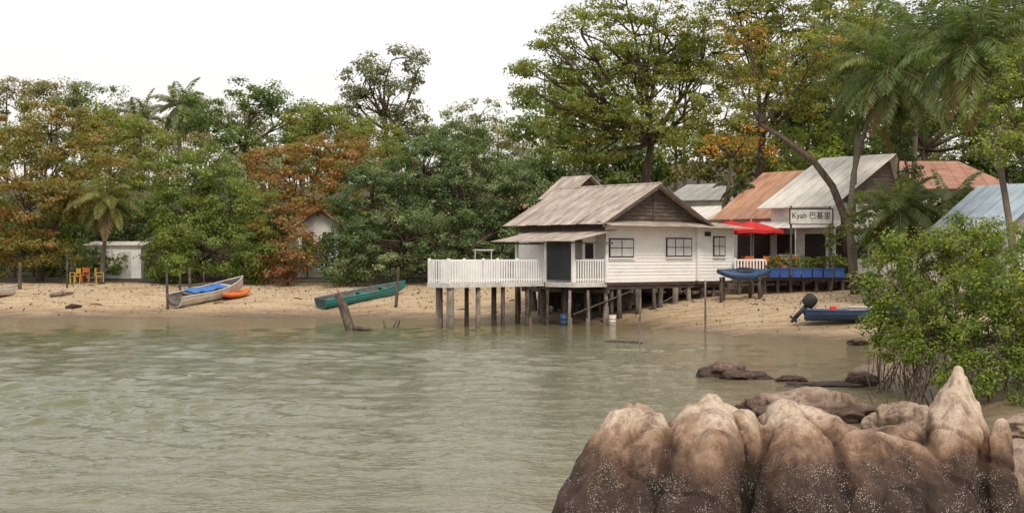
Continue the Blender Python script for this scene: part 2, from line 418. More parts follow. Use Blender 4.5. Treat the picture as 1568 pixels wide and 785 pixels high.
def forest(name, items, pal_list, leaf=0.36, cov=2.6, clump=1.1, trunks=True):
    e=empty(name)
    PP=[];NN=[];CC=[];b=B()
    for (px,py,rx,ry,d) in items:
        s=d/F; c=W(px,py,d)
        pal=random.choice(pal_list)
        subs=[((c.x,c.y,c.z),(rx*s,rx*s*.8,ry*s))]
        for _ in range(3):
            subs.append(((c.x+random.uniform(-1,1)*rx*s*.8,c.y+random.uniform(-1,1)*rx*s*.5,c.z+random.uniform(-.7,.5)*ry*s),(rx*s*.5,rx*s*.5,ry*s*.45)))
        Pq,N,C,_=crown_leaves(subs,pal,leaf,cov,clump,0.45)
        PP.append(Pq);NN.append(N);CC.append(C)
        g=tz(c.x,c.y); b.tube(bend((c.x,c.y,g-.2),(c.x,c.y,max(g+.3,c.z+ry*s*.3)),6,.04),[.2,.18,.16,.14,.1,.05] if trunks else [.06]*6,6)
    P_=np.vstack(PP); sz=leaf*(0.7+.6*rng.random(len(P_)))
    leaf_mesh('canopy',P_,np.vstack(NN),sz,sz*.62,np.vstack(CC),e)
    b.make('trunks',M['bark'],e,True)
items=[]
topx=[-80,0,80,180,250,330,420,500,600,680,750,800,860,950]
topy=[130,128,122,135,145,150,165,160,175,185,178,195,190,170]
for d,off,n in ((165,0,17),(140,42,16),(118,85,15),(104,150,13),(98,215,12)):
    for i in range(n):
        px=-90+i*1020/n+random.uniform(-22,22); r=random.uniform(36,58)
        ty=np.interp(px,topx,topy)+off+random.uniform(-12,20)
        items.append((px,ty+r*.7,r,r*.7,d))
forest('hillside_forest',items,[FAR,FAR,[((0.18,0.22,0.11),3),((0.14,0.18,0.09),2)],[((0.26,0.225,0.12),3),((0.21,0.205,0.105),2)]],0.34,1.8)  # hill palettes also paled, haze carried by the colour
items=[]
for d,y0,n in ((128,110,11),(112,190,12),(100,245,13)):
    for i in range(n):
        px=830+i*860/n+random.uniform(-25,25); r=random.uniform(45,65)
        items.append((px,y0+random.uniform(-20,20),r,r*.75,d))
for px,py in ((1240,190),(1290,215),(1270,160),(1340,230),(1215,150),(1400,215)): items.append((px,py,48,40,96))
forest('forest_backdrop',items,[GREEN,DGREEN,OLIVE,GREEN],0.32,1.8)
items=[]
for i in range(26):
    px=-70+i*36+random.uniform(-15,15); items.append((px,random.uniform(325,365),40,38,random.uniform(89,94)))
for i in range(24):
    px=-70+i*39+random.uniform(-15,15); items.append((px,random.uniform(388,410),30,24,random.uniform(85.5,89)))
for i in range(18):
    px=860+i*45; items.append((px,random.uniform(320,360),38,40,random.uniform(92,96)))
forest('undergrowth',items,[DGREEN,GREEN,GREEN],0.24,1.7,.7,False)

# ---- left side trees
def at(px,d): return ((px-784)/F*d, d)
OR2=RUST+OLIVE
tree('sea_almond_tree',at(60,84),[(75,205,95,38,86),(20,250,80,50,84),(125,245,70,36,84),(40,310,80,45,82),(105,300,60,34,83),(0,370,60,40,82),(60,375,60,36,82),(80,170,60,22,87)],OR2,0.2,2.6,0.6,0.22,flat=.45)
tree('sea_almond_tree',at(150,92),[(160,190,70,32,95),(210,215,60,36,94),(180,260,60,40,92)],OLIVE+LIME,0.22,2.5,0.7,0.2)
tree('mangrove_tree',at(300,84),[(300,265,75,45,85),(355,320,65,55,84),(265,320,50,50,84),(330,385,95,48,81),(255,395,45,36,82),(390,400,50,38,81),(300,340,60,40,83)],GREEN+LIME[:1],0.16,3.0,0.5,0.18)
tree('umbrella_tree',at(380,106),[(380,145,72,24,106),(325,180,62,24,105),(445,178,62,26,106),(390,212,85,30,104),(300,155,32,14,106)],DGREEN+GREEN[:1],0.23,2.7,0.7,0.3,shell=0.3)
tree('yellow_leaf_tree',at(520,100),[(470,190,55,28,100),(540,200,60,30,99),(590,225,50,28,99),(500,165,30,18,101),(600,260,50,30,97)],LIME+OLIVE,0.22,2.5,0.7,0.2)
tree('sea_almond_tree',at(470,92),[(500,225,75,28,92),(440,255,62,34,90),(545,260,62,36,90),(410,290,45,26,88),(480,300,55,32,88),(395,240,30,16,91)],RUST+RUST+[((0.3,0.13,0.055),3)],0.2,2.6,0.6,0.2,flat=.45)
tree('red_leaf_shrub',at(440,81),[(425,345,40,34,81),(458,385,42,36,80.5),(425,405,38,26,80)],RED+RUST[:1],0.18,1.9,0.5,0.1)
tree('sea_hibiscus_tree',at(660,84),[(650,265,95,60,84),(730,285,85,65,83),(570,310,72,65,82),(620,370,105,60,80.5),(720,375,95,58,80.5),(798,325,55,55,82),(545,385,60,50,80.5),(790,390,50,45,80.5),(700,215,60,32,85),(800,275,40,30,81)],
     [((0.07,0.115,0.042),4),((0.095,0.145,0.053),4),((0.155,0.2,0.085),2.4),((0.23,0.265,0.14),1.4)],0.16,3.0,0.5,0.3)
tree('tall_emergent_tree',at(590,112),[(600,92,55,24,112),(560,120,38,28,112),(640,105,24,22,112),(585,155,62,36,111),(625,185,40,30,111),(540,150,30,22,112),(600,125,40,20,112)],[((0.17,0.18,0.095),4),((0.14,0.16,0.085),3),((0.22,0.195,0.11),1)],0.24,1.8,0.7,0.3,shell=0.6)
tree('slender_forest_tree',at(725,118),[(700,180,32,22,118),(740,170,32,22,118),(760,195,32,22,118),(715,210,40,22,118)],FAR,0.26,1.3,0.7,0.2)
palm('coconut_palm',at(155,81),W(165,305,81),2.6,24,0.15,pal=[((0.17,0.17,0.055),3),((0.13,0.15,0.045),3)])
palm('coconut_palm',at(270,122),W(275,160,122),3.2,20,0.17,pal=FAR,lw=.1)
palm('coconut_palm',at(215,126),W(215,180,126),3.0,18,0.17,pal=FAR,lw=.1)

# ---- right side trees
tree('rain_tree',at(985,88),[(890,50,75,36,84),(850,105,60,26,85),(960,100,90,40,85),(900,150,82,30,84),(865,190,52,26,85),(1020,55,90,50,86),(980,190,85,34,84),(1060,140,80,42,84),(960,8,90,34,86),(870,225,55,28,86),(1090,80,70,44,86),(815,98,28,10,84),(930,230,55,24,86),(840,62,36,14,84),(820,140,26,12,84)],
     AUT+LIME[:2],0.18,1.8,0.6,0.34,trunk=[(8.0,88,1.7),(8.1,88,5),(8.3,87.5,8.0),(8.6,87,10)],flat=.4)
tree('rain_tree',at(1150,90),[(1130,20,95,50,82),(1200,80,85,55,82),(1110,180,80,42,84),(1270,40,90,55,84),(1230,140,70,40,84),(1180,0,90,40,83)],AUT+OLIVE[:2],0.18,1.8,0.6,0.3,flat=.4)
tree('leaning_almond_tree',at(1292,66),[(1165,150,55,28,69),(1120,100,50,30,71),(1210,110,60,34,69),(1260,70,60,34,68),(1140,50,50,30,70)],AUT+[((0.38,0.17,0.03),2.4)],0.18,1.4,0.5,0.17,
     trunk=[tuple(W(1298,385,66)),tuple(W(1293,330,66)),tuple(W(1275,285,66.5)),tuple(W(1245,245,67)),tuple(W(1205,215,68)),tuple(W(1165,190,69))])
tree('orange_leaf_tree',at(1105,78),[(1110,228,46,14,77),(1145,205,32,13,77),(1180,235,24,12,77),(1095,215,24,10,77)],ORG,0.18,0.8,0.5,0.13)
tree('bright_green_tree',at(1235,86),[(1240,215,42,34,86),(1260,255,44,26,85),(1215,250,32,22,85)],LIME,0.22,2.5,0.6,0.2)
tree('forest_tree',at(1420,90),[(1320,60,90,50,90),(1420,50,90,60,92),(1520,30,90,60,90),(1560,110,80,60,88),(1450,150,90,55,90),(1350,180,80,50,88),(1540,200,70,50,85),(1290,20,80,50,92),(1290,130,60,50,90)],DGREEN+GREEN+OLIVE[:1],0.24,1.9,0.75,0.3)
tree('roadside_tree',at(1600,50),[(1535,165,48,32,50),(1575,130,50,36,50),(1530,225,36,26,49),(1580,210,40,34,49),(1560,90,36,20,50),(1510,140,24,14,50)],LIME+GREEN,0.13,2.1,0.38,0.14)
tree('vine_covered_tree',at(1385,64),[(1383,205,18,38,64),(1390,262,18,34,64),(1380,165,20,24,64),(1388,310,24,30,63)],DGREEN,0.14,3.0,0.35,0.12)
palm('coconut_palm',at(1310,63),W(1365,110,64),4.0,34,0.17,bow=(-0.9,0,0.4))
palm('coconut_palm',at(1308,68),W(1328,85,70),3.6,26,0.17,bow=(-0.3,0,0))
palm('coconut_palm',at(1390,68),W(1410,55,70),3.8,26,0.17)
palm('coconut_palm',at(1566,46),W(1495,70,54),3.7,34,0.16,bow=(0.25,0,-0.6))
palm('coconut_palm',at(1590,60),W(1575,15,60),4.0,24,0.17)
palm('coconut_palm',at(1378,58),W(1376,322,58),2.3,24,0.13,lw=.06)
palm('coconut_palm',at(1450,60),W(1455,320,60),2.2,20,0.12,lw=.06)
palm('areca_palm',at(1130,78),W(1128,285,78),1.5,14,0.08,lw=.06)
tree('garden_shrub',at(1330,60),[(1335,345,36,34,60),(1372,365,40,34,60),(1420,350,40,40,59),(1345,385,40,22,58),(1460,345,30,30,60),(1400,310,36,26,62),(1325,315,28,24,62)],GREEN+DGREEN,0.15,2.5,0.4,0.08)
tree('potted_shrub',at(1272,65.5),[(1275,375,9,24,65.5),(1273,355,8,14,65.5)],GREEN,0.12,2.6,0.25,0.04)
tree('mangrove_bush',at(1470,29),[(1405,400,52,44,31),(1480,380,66,50,30.5),(1375,470,50,50,31),(1450,470,80,64,30),(1545,430,66,66,29),(1530,520,80,70,28.5),(1430,540,64,46,29.5),(1500,575,70,36,28),(1368,515,44,34,31),(1585,600,50,40,27),(1490,345,38,22,31),(1440,368,44,22,31),(1335,440,28,26,31),(1590,470,60,60,28),(1385,368,34,18,31),(1545,360,50,24,31),(1400,500,50,40,30),(1340,400,24,18,31),(1335,490,26,22,31)],
     MANG,0.08,2.7,0.22,0.05,flat=0.8,shell=0.35)
b=B()
for i in range(110):
    px=random.uniform(1340,1590); d=random.uniform(27.5,34); x,y=at(px,d); g=tz(x,y)
    q=Vector((x+random.uniform(-.5,.5),y+random.uniform(-.4,.4),g+random.uniform(.3,1.3)))
    b.tube(bend((x,y,g-.15),q,5,.08),[.02,.018,.015,.013,.008],5)
for i in range(420):
    px=random.uniform(1325,1500); d=random.uniform(31,44); x,y=at(px,d); g=tz(x,y)
    if g<-.15: continue
    b.tube([(x,y,g-.1),(x+random.uniform(-.04,.04),y,g+random.uniform(.08,.28))],[.012,.005],4)
b.make('mangrove_roots',M['bark'],None,True)

# ---------------------------------------------------------------- main stilt house
ANG=math.radians(41.3); C0=Vector((4.13,62,0))
house=empty('stilt_house',C0,ANG)
Rz=Matrix.Rotation(ANG,4,'Z')
def hw(x,y): p=Rz@Vector((x,y,0))+C0; return p.x,p.y
FL=1.87
DX=-7.4
def boards_x(b,x0,x1,y,z0,z1,h=0.15,t=0.02,out=-1,prof=None):
    z=z0
    while z<z1-0.01:
        zz=min(z+h,z1); a,c=(x0,x1) if prof is None else prof((z+zz)/2)
        if c-a>0.02:
            yo=y+out*t; yi=y+out*0.004
            b.face([(a,yo,z),(c,yo,z),(c,yi,zz),(a,yi,zz)]); b.face([(a,yi,z+0.0),(c,yi,z),(c,yo,z),(a,yo,z)][::-1])
        z=zz
def boards_y(b,y0,y1,x,z0,z1,h=0.15,t=0.02,out=-1):
    z=z0
    while z<z1-0.01:
        zz=min(z+h,z1); xo=x+out*t; xi=x+out*0.004
        b.face([(xo,y1,z),(xo,y0,z),(xi,y0,zz),(xi,y1,zz)]); b.face([(xi,y1,z),(xi,y0,z),(xo,y0,z),(xo,y1,z)])
        z=zz
b=B(); b.box(0,5.9,0,5.8,FL-.14,FL); b.box(5.905,8.4,-.15,5.8,FL-.14,FL); b.box(-2,-.005,0,3.7,FL-.14,FL-.01); b.box(DX,-2.005,1.8,3.15,FL-.14,FL-.02)
for yy in (0.1,1.5,3.0,4.5,5.6): b.box(0,8.3,yy,yy+.1,FL-.32,FL-.145)
for xx in (0.1,1.6,3.2,4.8,6.4,8.1): b.box(xx,xx+.12,0.0,5.7,FL-.5,FL-.325)
b.make('floor_frame',M['darkwood'],house)
b=B(); b.box(DX-.04,-2.08,1.74,1.79,FL-.17,FL+.02); b.box(DX-.06,DX-.01,1.8,3.2,FL-.17,FL+.02); b.box(-2.05,0,-.06,-.01,FL-.2,FL+.02); b.box(-2.07,-2.01,0,1.7,FL-.2,FL+.02); b.box(-2.07,-2.01,3.2,3.7,FL-.2,FL+.02)
b.make('deck_fascia',M['offwhite'],house)
b=B(); b.box(0.0,5.9,0.0,0.08,FL,4.6); b.box(0,0.08,0.085,5.8,FL,4.6); b.box(5.82,5.9,0.085,5.8,FL,4.6); b.box(0.085,5.8,5.72,5.8,FL,4.6)
boards_x(b,0.0,5.9,0.0,FL,4.5,t=.03); boards_y(b,0.0,5.8,0.0,FL,4.1)
b.box(5.905,8.4,-.15,-.08,FL,4.42); b.box(8.33,8.4,-.075,4.5,FL,4.42); b.box(5.905,5.97,-.075,0.0,FL,4.42)
boards_x(b,5.905,8.4,-.15,FL,4.42,t=.03)
b.box(-.05,.06,-.06,-.033,FL,4.5); b.box(5.84,5.93,-.21,-.183,FL,4.42); b.box(8.34,8.43,-.21,-.183,FL,4.42)
b.box(0.065,5.8,-.055,-.033,FL-.02,FL+.14); b.box(5.935,8.335,-.205,-.183,FL-.02,FL+.1)
b.make('clapboard_walls',M['white'],house)
zr=6.22; ze=4.58; xr=3.0
b=B()
def prof(z): t=(z-ze)/(zr-ze); return (-.25+t*(xr+.25),6.25-t*(6.25-xr))
boards_x(b,0,0,-.02,4.5,zr-.05,h=.17,t=.04,prof=lambda z:prof(max(z,ze)))
b.face([(-.2,.04,4.5),(6.2,.04,4.5),(xr,.04,zr-.08)]); b.face([(-.2,5.7,4.5),(xr,5.7,zr-.08),(6.2,5.7,4.5)])
boards_y(b,0.05,5.75,-.03,4.1,4.62,h=.17,t=.03)
b.box(xr-.04,xr+.04,-.1,-.065,4.6,zr-.12)
b.make('gable_boards',M['darkwood'],house)
b=B(); y0,y1=-.5,6.1
sl=(zr-ze)/(xr+.25)
def rz_(x): return zr-abs(x-xr)*sl*(1 if x<xr else (xr+.25)/(6.25-xr))
def roofslope(xa,xb,za,zb,n=8):
    for i in range(n):
        a=y0+(y1-y0)*i/n; c=y0+(y1-y0)*(i+1)/n+0.04; dz=0.014*(i%2)+random.uniform(0,.012); ex=random.uniform(-.09,.06)
        xa2=xa+ex*(1 if xa<xr else -1)
        if xa<xr: b.slab((xa2,a,za+dz),(xb,a,zb+dz),(xb,c,zb+dz),(xa2,c,za+dz),.02)
        else: b.slab((xb,a,zb+dz),(xa2,a,za+dz),(xa2,c,za+dz),(xb,c,zb+dz),.02)
roofslope(-.7,xr,rz_(-.7)+.06,zr+.06); roofslope(6.65,xr,rz_(6.65)+.06,zr+.06)
b.tube([(xr,y0-.02,zr+.06),(xr,y1,zr+.06)],.07,8)
b.make('main_roof',M['roof_grey'],house)
b=B()
b.slab((-.6,-.02,ze+.0),(-.6,-.95,4.36),(6.0,-.95,4.36),(6.0,-.02,ze),.025)
b.slab((5.7,1.2,4.62),(5.7,-1.05,4.34),(8.9,-1.05,4.34),(8.9,1.2,4.62),.025)
b.slab((5.9,5.9,4.3),(5.9,1.15,4.64),(8.8,1.15,4.64),(8.8,5.9,4.3),.025)
for i in range(6):
    a=-.75+5.3*i/6; c=a+.92; dz=.012*(i%2)
    b.slab((-.03,a,4.17+dz),(-.03,c,4.17+dz),(-2.75+random.uniform(-.08,.08),c,3.66+dz),(-2.75,a,3.66+dz),.02)
b.make('lean_to_roofs',M['roof_grey'],house)
b=B()
for (p,q) in (((-.72,-.53),(xr,-.53)),((xr,-.53),(6.67,-.53))):
    za=rz_(p[0])+.04; zb=rz_(q[0])+.04
    b.face([(p[0],-.54,za-.14),(q[0],-.54,zb-.14),(q[0],-.54,zb),(p[0],-.54,za)])
    b.face([(p[0],-.51,za-.14),(p[0],-.51,za),(q[0],-.51,zb),(q[0],-.51,zb-.14)])
for yy in (-.5,.8,2.1,3.5,4.4): b.box(-2.65,-.05,yy,yy+.06,3.55,3.61)
b.make('bargeboards',M['darkwood'],house)
def window(b,x,y,z,w,h,n=2):
    b.box(x,x+w,y-.07,y-.035,z,z+h,0)
    t=.06; pw=(w-t*(n+1))/n
    for i in range(n):
        a=x+t+i*(pw+t); b.box(a,a+pw,y-.08,y-.072,z+t,z+h*.5-t*.3,1); b.box(a,a+pw,y-.08,y-.072,z+h*.5+t*.3,z+h-t,1)
    b.box(x-.05,x+w+.05,y-.12,y-.083,z-.06,z-.005,2)
b=B()
window(b,.15,0,2.95,1.55,.85,2); window(b,3.85,0,2.98,1.75,.88,3); window(b,6.95,-.15,3.0,.85,.95,2)
b.box(6.35,6.75,-.23,-.19,3.95,4.15,0)
b.box(-.06,-.03,.9,2.0,2.8,3.7,0); b.box(-.03-.035,-.062,1.0,1.9,2.9,3.6,1)
b.make('windows',[M['black'],M['pane'],M['white']],house)
b=B(); b.box(-2.03,-1.99,.12,1.62,FL+.1,3.72); b.make('porch_screen',M['netting'],house)
b=B(); b.box(-.9,-.1,.55,.6,FL+.02,3.9); b.box(-.75,-.25,.53,.545,2.9,3.6,1); b.make('porch_door_panel',[M['white'],M['black']],house)
b=B()
for (x,y) in ((-2,0),(-2,1.72),(-2,3.65),(-.1,-.12)): b.box(x-.06,x+.06,y-.06,y+.06,FL,3.75)
def rail_x(x0,x1,y,z=FL,h=1.0):
    b.box(x0,x1,y-.035,y+.035,z+h-.07,z+h); b.box(x0,x1,y-.02,y+.02,z+.1,z+.16)
    n=int((x1-x0)/.14)
    for i in range(n+1):
        x=x0+(x1-x0)*i/n; b.box(x-.035,x+.035,y-.045,y-.022,z+.02,z+h-.075)
    for i in range(int((x1-x0)/1.9)+1):
        x=x0+i*1.9; b.box(x-.05,x+.05,y+.04,y+.12,z,z+h+.05)
def rail_y(y0,y1,x,z=FL,h=1.0):
    b.box(x-.035,x+.035,y0,y1,z+h-.07,z+h); b.box(x-.02,x+.02,y0,y1,z+.1,z+.16)
    n=max(2,int((y1-y0)/.14))
    for i in range(n+1):
        y=y0+(y1-y0)*i/n; b.box(x-.045,x-.022,y-.035,y+.035,z+.02,z+h-.075)
rail_x(DX+.05,-2.1,1.82); rail_x(DX+.05,-2.1,3.1); rail_y(1.86,3.06,DX+.02); rail_x(-1.9,-.1,-.02); rail_y(3.15,3.6,-2)
b.make('railings',M['white'],house)
b=B()
for x in (-5.9,-5.0): b.tube([(x,1.9,FL+1.0),(x,1.9,FL+1.4)],.02,6)
b.box(-6.0,-4.9,1.86,1.94,FL+1.38,FL+1.43); b.make('rail_frame',M['offwhite'],house)
b=B()
def stilt(x,y,r,mi,zt=FL-.15,lean=0):
    wx_,wy_=hw(x,y); g=tz(wx_,wy_)
    z0=min(g,0.2)-.5
    b.tube([(x+lean,y,z0),(x+lean*.6,y+random.uniform(-.02,.02),(z0+zt)/2),(x,y,zt)],[r*1.12,r,r*.95],10,mi)
    if mi==1: b.tube([(x,y,z0),(x,y,g+.55+random.uniform(-.2,.2))],[r*1.5,r*1.35],10,mi)
for x,y,r,mi in ((-7.2,1.95,.17,1),(-7.0,2.95,.16,1),(-5.7,1.95,.11,1),(-4.3,1.95,.1,0),(-4.0,2.9,.12,0),(-2.9,1.95,.1,0),(-5.5,2.95,.1,0),(-2.1,3.5,.12,0)): stilt(x,y,r,mi)
for x in (-1.9,-.9,0.15,.6,1.0,1.9,2.4,2.9,3.7,4.7,5.7,6.6,7.4,8.25):
    for y in (0.1,1.5,2.9,4.3,5.6):
        if x<0 and y>3.6: continue
        if random.random()<.92: stilt(x+random.uniform(-.2,.2),y+random.uniform(-.1,.15),random.uniform(.06,.14),random.choice([0,0,0,1]),FL-.33,random.uniform(-.12,.12))
for a,c in (((-1.9,.1,.5),(1.9,.1,1.5)),((2.9,.1,.6),(5.5,.1,1.5)),((.2,1.5,1.5),(3,1.5,.5)),((5.5,2.9,.7),(8.2,2.9,1.5))): b.tube([a,c],.04,6,0)
b.make('stilts',[M['post'],M['conc']],house,True)
b=B()
for i in range(28):
    yy=.2+i*.19; b.box(2.0,2.03,yy,yy+.17,FL-1.15+random.uniform(-.15,.1),FL-.51)
for i in range(26):
    xx=.3+i*.21; b.box(xx,xx+.19,4.45,4.48,FL-1.2+random.uniform(-.2,.15),FL-.51)
b.make('underfloor_dark_fill',M['darkwood'],house)  # added dark plank rows, deepening the gloom beneath the house
def drum(name,x,y,z,r,h,m):
    b=B(); pts=[];rad=[]
    for t,k in ((0,.94),(.03,1),(.32,.97),(.34,1.04),(.36,.97),(.64,.97),(.66,1.04),(.68,.97),(.97,1),(1,.94)): pts.append((x,y,z+h*t)); rad.append(r*k)
    b.tube(pts,rad,16); b.make(name,m,None,True)
x,y=hw(-1.6,1.0); drum('plastic_drum',x,y,tz(x,y),.18,.6,M['kblue'])
x,y=hw(-.1,-.5); drum('white_bucket',x,y,max(0,tz(x,y)),.16,.45,M['boatwhite'])
x,y=hw(2.2,2.0); drum('storage_drum',x,y,tz(x,y),.25,.8,M['conc'])

# ---------------------------------------------------------------- other buildings
def gable_house(name,c0,ang,Wd,D,z0,zw,zr,roofm,wallm,xr=None,oh=.5,gablem=None,openings=(),roofth=.04):
    e=empty(name,(c0[0],c0[1],0),ang); xr=Wd/2 if xr is None else xr
    b=B(); b.box(0,Wd,0,.12,z0,zw); b.box(0,.12,.125,D,z0,zw); b.box(Wd-.12,Wd,.125,D,z0,zw); b.box(.125,Wd-.125,D-.12,D-.001,z0,zw)
    b.make('walls',wallm,e)
    b=B(); b.face([(0,.03,zw),(Wd,.03,zw),(xr,.03,zr)]); b.face([(0,D-.03,zw),(xr,D-.03,zr),(Wd,D-.03,zw)])
    boards_x(b,0,0,.02,zw,zr-.1,h=.2,t=.03,prof=lambda z:(xr*(z-zw)/(zr-zw),Wd-(Wd-xr)*(z-zw)/(zr-zw)))
    b.make('gable_ends',gablem or wallm,e)
    b=B(); sl=(zr-zw)/xr; sr=(zr-zw)/(Wd-xr)
    b.slab((-oh,-oh,zw-sl*oh+.07),(xr,-oh,zr+.07),(xr,D+oh,zr+.07),(-oh,D+oh,zw-sl*oh+.07),roofth)
    b.slab((xr+.002,-oh,zr+.07),(Wd+oh,-oh,zw-sr*oh+.07),(Wd+oh,D+oh,zw-sr*oh+.07),(xr+.002,D+oh,zr+.07),roofth)
    b.make('roof',roofm,e)
    b=B()
    for (face,a,c,za,zb,mi) in openings:
        if face=='f': b.box(a,c,-.04,-.005,za,zb,mi)
        else: b.box(-.04,-.005,a,c,za,zb,mi)
    if openings: b.make('doors_and_windows',[M['interior'],M['offwhite'],M['black']],e)
    return e
x,y=at(868,76); gable_house('timber_house',(x,y),ANG,3.0,1.6,1.8,6.3,7.35,M['roof_grey'],M['darkwood'],oh=.35,gablem=M['darkwood'],openings=(('f',1,1.8,4.9,5.8,0),))
x,y=at(1150,86); gable_house('long_shed',(x,y),math.radians(55),6,5.5,1.8,6.6,7.6,M['roof_cream'],M['offwhite'],openings=(('s',1,2,5,6,0),('f',1,3,4.6,5.8,0)))
x,y=at(1105,80); gable_house('kitchen_shed',(x,y),ANG,4,3.5,1.8,5.2,5.9,M['roof_cream'],M['offwhite'],openings=(('s',.6,2.4,4.0,4.8,0),('f',.5,2,3.6,4.8,0)))
x,y=at(1190,73); gable_house('rusty_roof_house',(x,y),ANG,8,3.6,2.0,5.2,7.6,M['roof_rust'],M['offwhite'],openings=(('s',.3,2.6,2.1,4.2,0),('f',.3,3,2.1,4.2,0)))
x,y=at(1272,68); rh=gable_house('restaurant_house',(x,y),ANG,6.0,3.6,2.1,5.6,8.1,M['roof_cream'],M['offwhite'],xr=4.8,gablem=M['darkwood'],openings=(('s',.3,1.5,2.15,4.1,0),('s',2.0,3.2,2.9,4.1,0),('f',.4,1.5,2.15,4.3,0),('f',2.0,3.4,2.9,4.2,0),('f',4.0,5.4,2.9,4.2,0),('s',.6,1.6,4.6,5.2,2)))
b=B(); b.slab((-1.0,-1.0,4.4),(-.02,-1.0,4.75),(-.02,4.2,4.75),(-1.0,4.2,4.4),.03); b.slab((0,-.02,4.75),(0,-1.0,4.4),(5.8,-1.0,4.4),(5.8,-.02,4.75),.03)
b.make('verandah_roof',M['roof_cream'],rh)
b=B()
for yy in (-.9,1.4,4.0): b.tube([(-.9,yy,2.1),(-.9,yy,4.4)],.04,6)
for xx in (1.8,3.8,5.6): b.tube([(xx,-.9,2.1),(xx,-.9,4.4)],.04,6)
b.box(-.8,-.3,1.5,2.4,2.12,3.05); b.box(-.86,-.24,1.44,2.46,3.052,3.1)
b.box(.5,1.4,-.93,-.9,3.7,4.15); b.box(2.3,3.2,-.93,-.9,3.8,4.15)
b.make('verandah_posts_and_counter',M['offwhite'],rh)
e=empty('hip_roof_house',(W(1345,285,76).x,76,0),0)
b=B(); b.box(.4,7.2,.5,6,1.8,6.7); b.make('walls',M['wall_grey'],e)
b=B(); zb_,zt_=6.65,8.35
q=[(-.1,0,zb_),(7.6,0,zb_),(7.6,6.5,zb_),(-.1,6.5,zb_)]; r0=(2.0,3.2,zt_); r1=(5.3,3.2,zt_)
b.face([q[0],q[1],r1,r0]); b.face([q[1],q[2],r1]); b.face([q[2],q[3],r0,r1]); b.face([q[3],q[0],r0]); b.face(q[::-1])
b.make('roof',M['roof_brown'],e)
b=B()
for a in (2.7,4.0,5.4): b.box(a,a+.8,.46,.495,5.0,6.2,0); b.box(a+.05,a+.37,.44,.458,5.05,6.15,1)
b.make('windows',[M['offwhite'],M['interior']],e)
x,y=at(1532,54); gable_house('blue_roof_house',(x,y),math.radians(30),5.5,3.2,1.8,4.1,5.85,M['roof_blue'],M['wall_grey'],oh=.35,openings=(('s',.3,1.4,1.9,3.8,0),('f',1,2,1.9,3.8,1),('f',2.6,4,2.6,3.6,0)))
x,y=at(132,86)
e=empty('white_shed',(x,y,0),math.radians(3)); b=B(); b.box(0,3.3,0,2.5,1.2,3.75); b.make('walls',M['white'],e)
b=B(); b.slab((-.15,-.2,3.72),(3.5,-.2,3.72),(3.5,2.7,3.95),(-.15,2.7,3.95),.05); b.make('roof',M['roof_cream'],e)
b=B(); b.box(1.2,1.26,-.03,-.003,1.4,3.6); b.box(2.0,2.7,-.03,-.003,1.4,3.3); b.make('door',M['offwhite'],e)
x,y=at(455,87); gable_house('tree_shaded_house',(x,y),math.radians(20),2.6,3,1.6,5.0,5.9,M['roof_rust'],M['offwhite'],openings=(('f',.3,1.0,3.5,4.5,0),('f',1.6,2.3,3.5,4.5,0)))
x,y=at(815,88); gable_house('hillside_house',(x,y),ANG,3.5,3,1.8,6.2,7.4,M['roof_rust'],M['darkwood'])

# ---------------------------------------------------------------- restaurant terrace
TA=math.radians(-9); T0=Vector((10.7,67.0,0)); ter=empty('restaurant_terrace',T0,TA); TR=Matrix.Rotation(TA,4,'Z')
def tw(x,y): p=TR@Vector((x,y,0))+T0; return p.x,p.y
b=B(); b.box(-.2,6.0,0,5.5,2.0,2.12)
for xx in np.arange(.1,6.0,.6):
    for yy in (.2,2.4):
        g=tz(*tw(xx,yy)); b.tube([(xx,yy,g-.3),(xx,yy,1.99)],.08,7)
b.box(-.1,5.9,.1,.2,1.85,1.995); b.make('deck',M['darkwood'],ter)
b=B(); rail_x(-.1,1.35,.05,2.12,.75); b.make('fence',M['white'],ter)
b=B()
for i,xx in enumerate(np.arange(1.5,4.6,.5)):
    b.box(xx,xx+.44,-.33,.02,2.02,2.4); b.box(xx-.02,xx+.46,-.36,.04,2.402,2.46)
b.make('planter_boxes',M['blue'],ter)
e=empty('planter_flowers')
lb=[(tuple(Vector((*tw(xx,-.15),2.72+random.uniform(-.05,.14)))),(.3,.2,.32)) for xx in np.arange(1.6,4.9,.36)]
Pp,N,C,_=crown_leaves(lb,GREEN+LIME+[((0.35,0.14,0.02),.4)],.1,3.0,.14,.3); leaf_mesh('foliage',Pp,N,.1,.06,C,e)
b=B()
for xx in np.arange(1.6,4.9,.36):
    x,y=tw(xx,-.15); b.tube([(x,y,2.4),(x,y,2.75)],.015,4)
b.make('stems',M['bark'],e)
def parasol(px,d,zt,R,drop=.6):
    x,y=at(px,d); e=empty('red_parasol',(x,y,0),random.uniform(0,.7)); b=B(); n=8
    ring=[(R*math.cos(2*math.pi*i/n),R*math.sin(2*math.pi*i/n),zt-drop) for i in range(n)]
    for i in range(n):
        a=Vector(ring[i]);c=Vector(ring[(i+1)%n]); mid=(a+c)/2; mid.z+=.05; ap=Vector((0,0,zt))
        b.face([ap,a,mid]); b.face([ap,mid,c]); b.face([a,a-Vector((0,0,.16)),mid-Vector((0,0,.15)),mid]); b.face([mid,mid-Vector((0,0,.15)),c-Vector((0,0,.16)),c])
    b.make('canopy',M['red'],e); b=B(); b.tube([(0,0,2.1),(0,0,zt+.08)],.03,6); b.make('pole',M['offwhite'],e)
parasol(1150,69.5,4.75,1.7,.5); parasol(1180,72,4.72,1.5,.5); parasol(1120,72.5,4.85,1.5,.4)
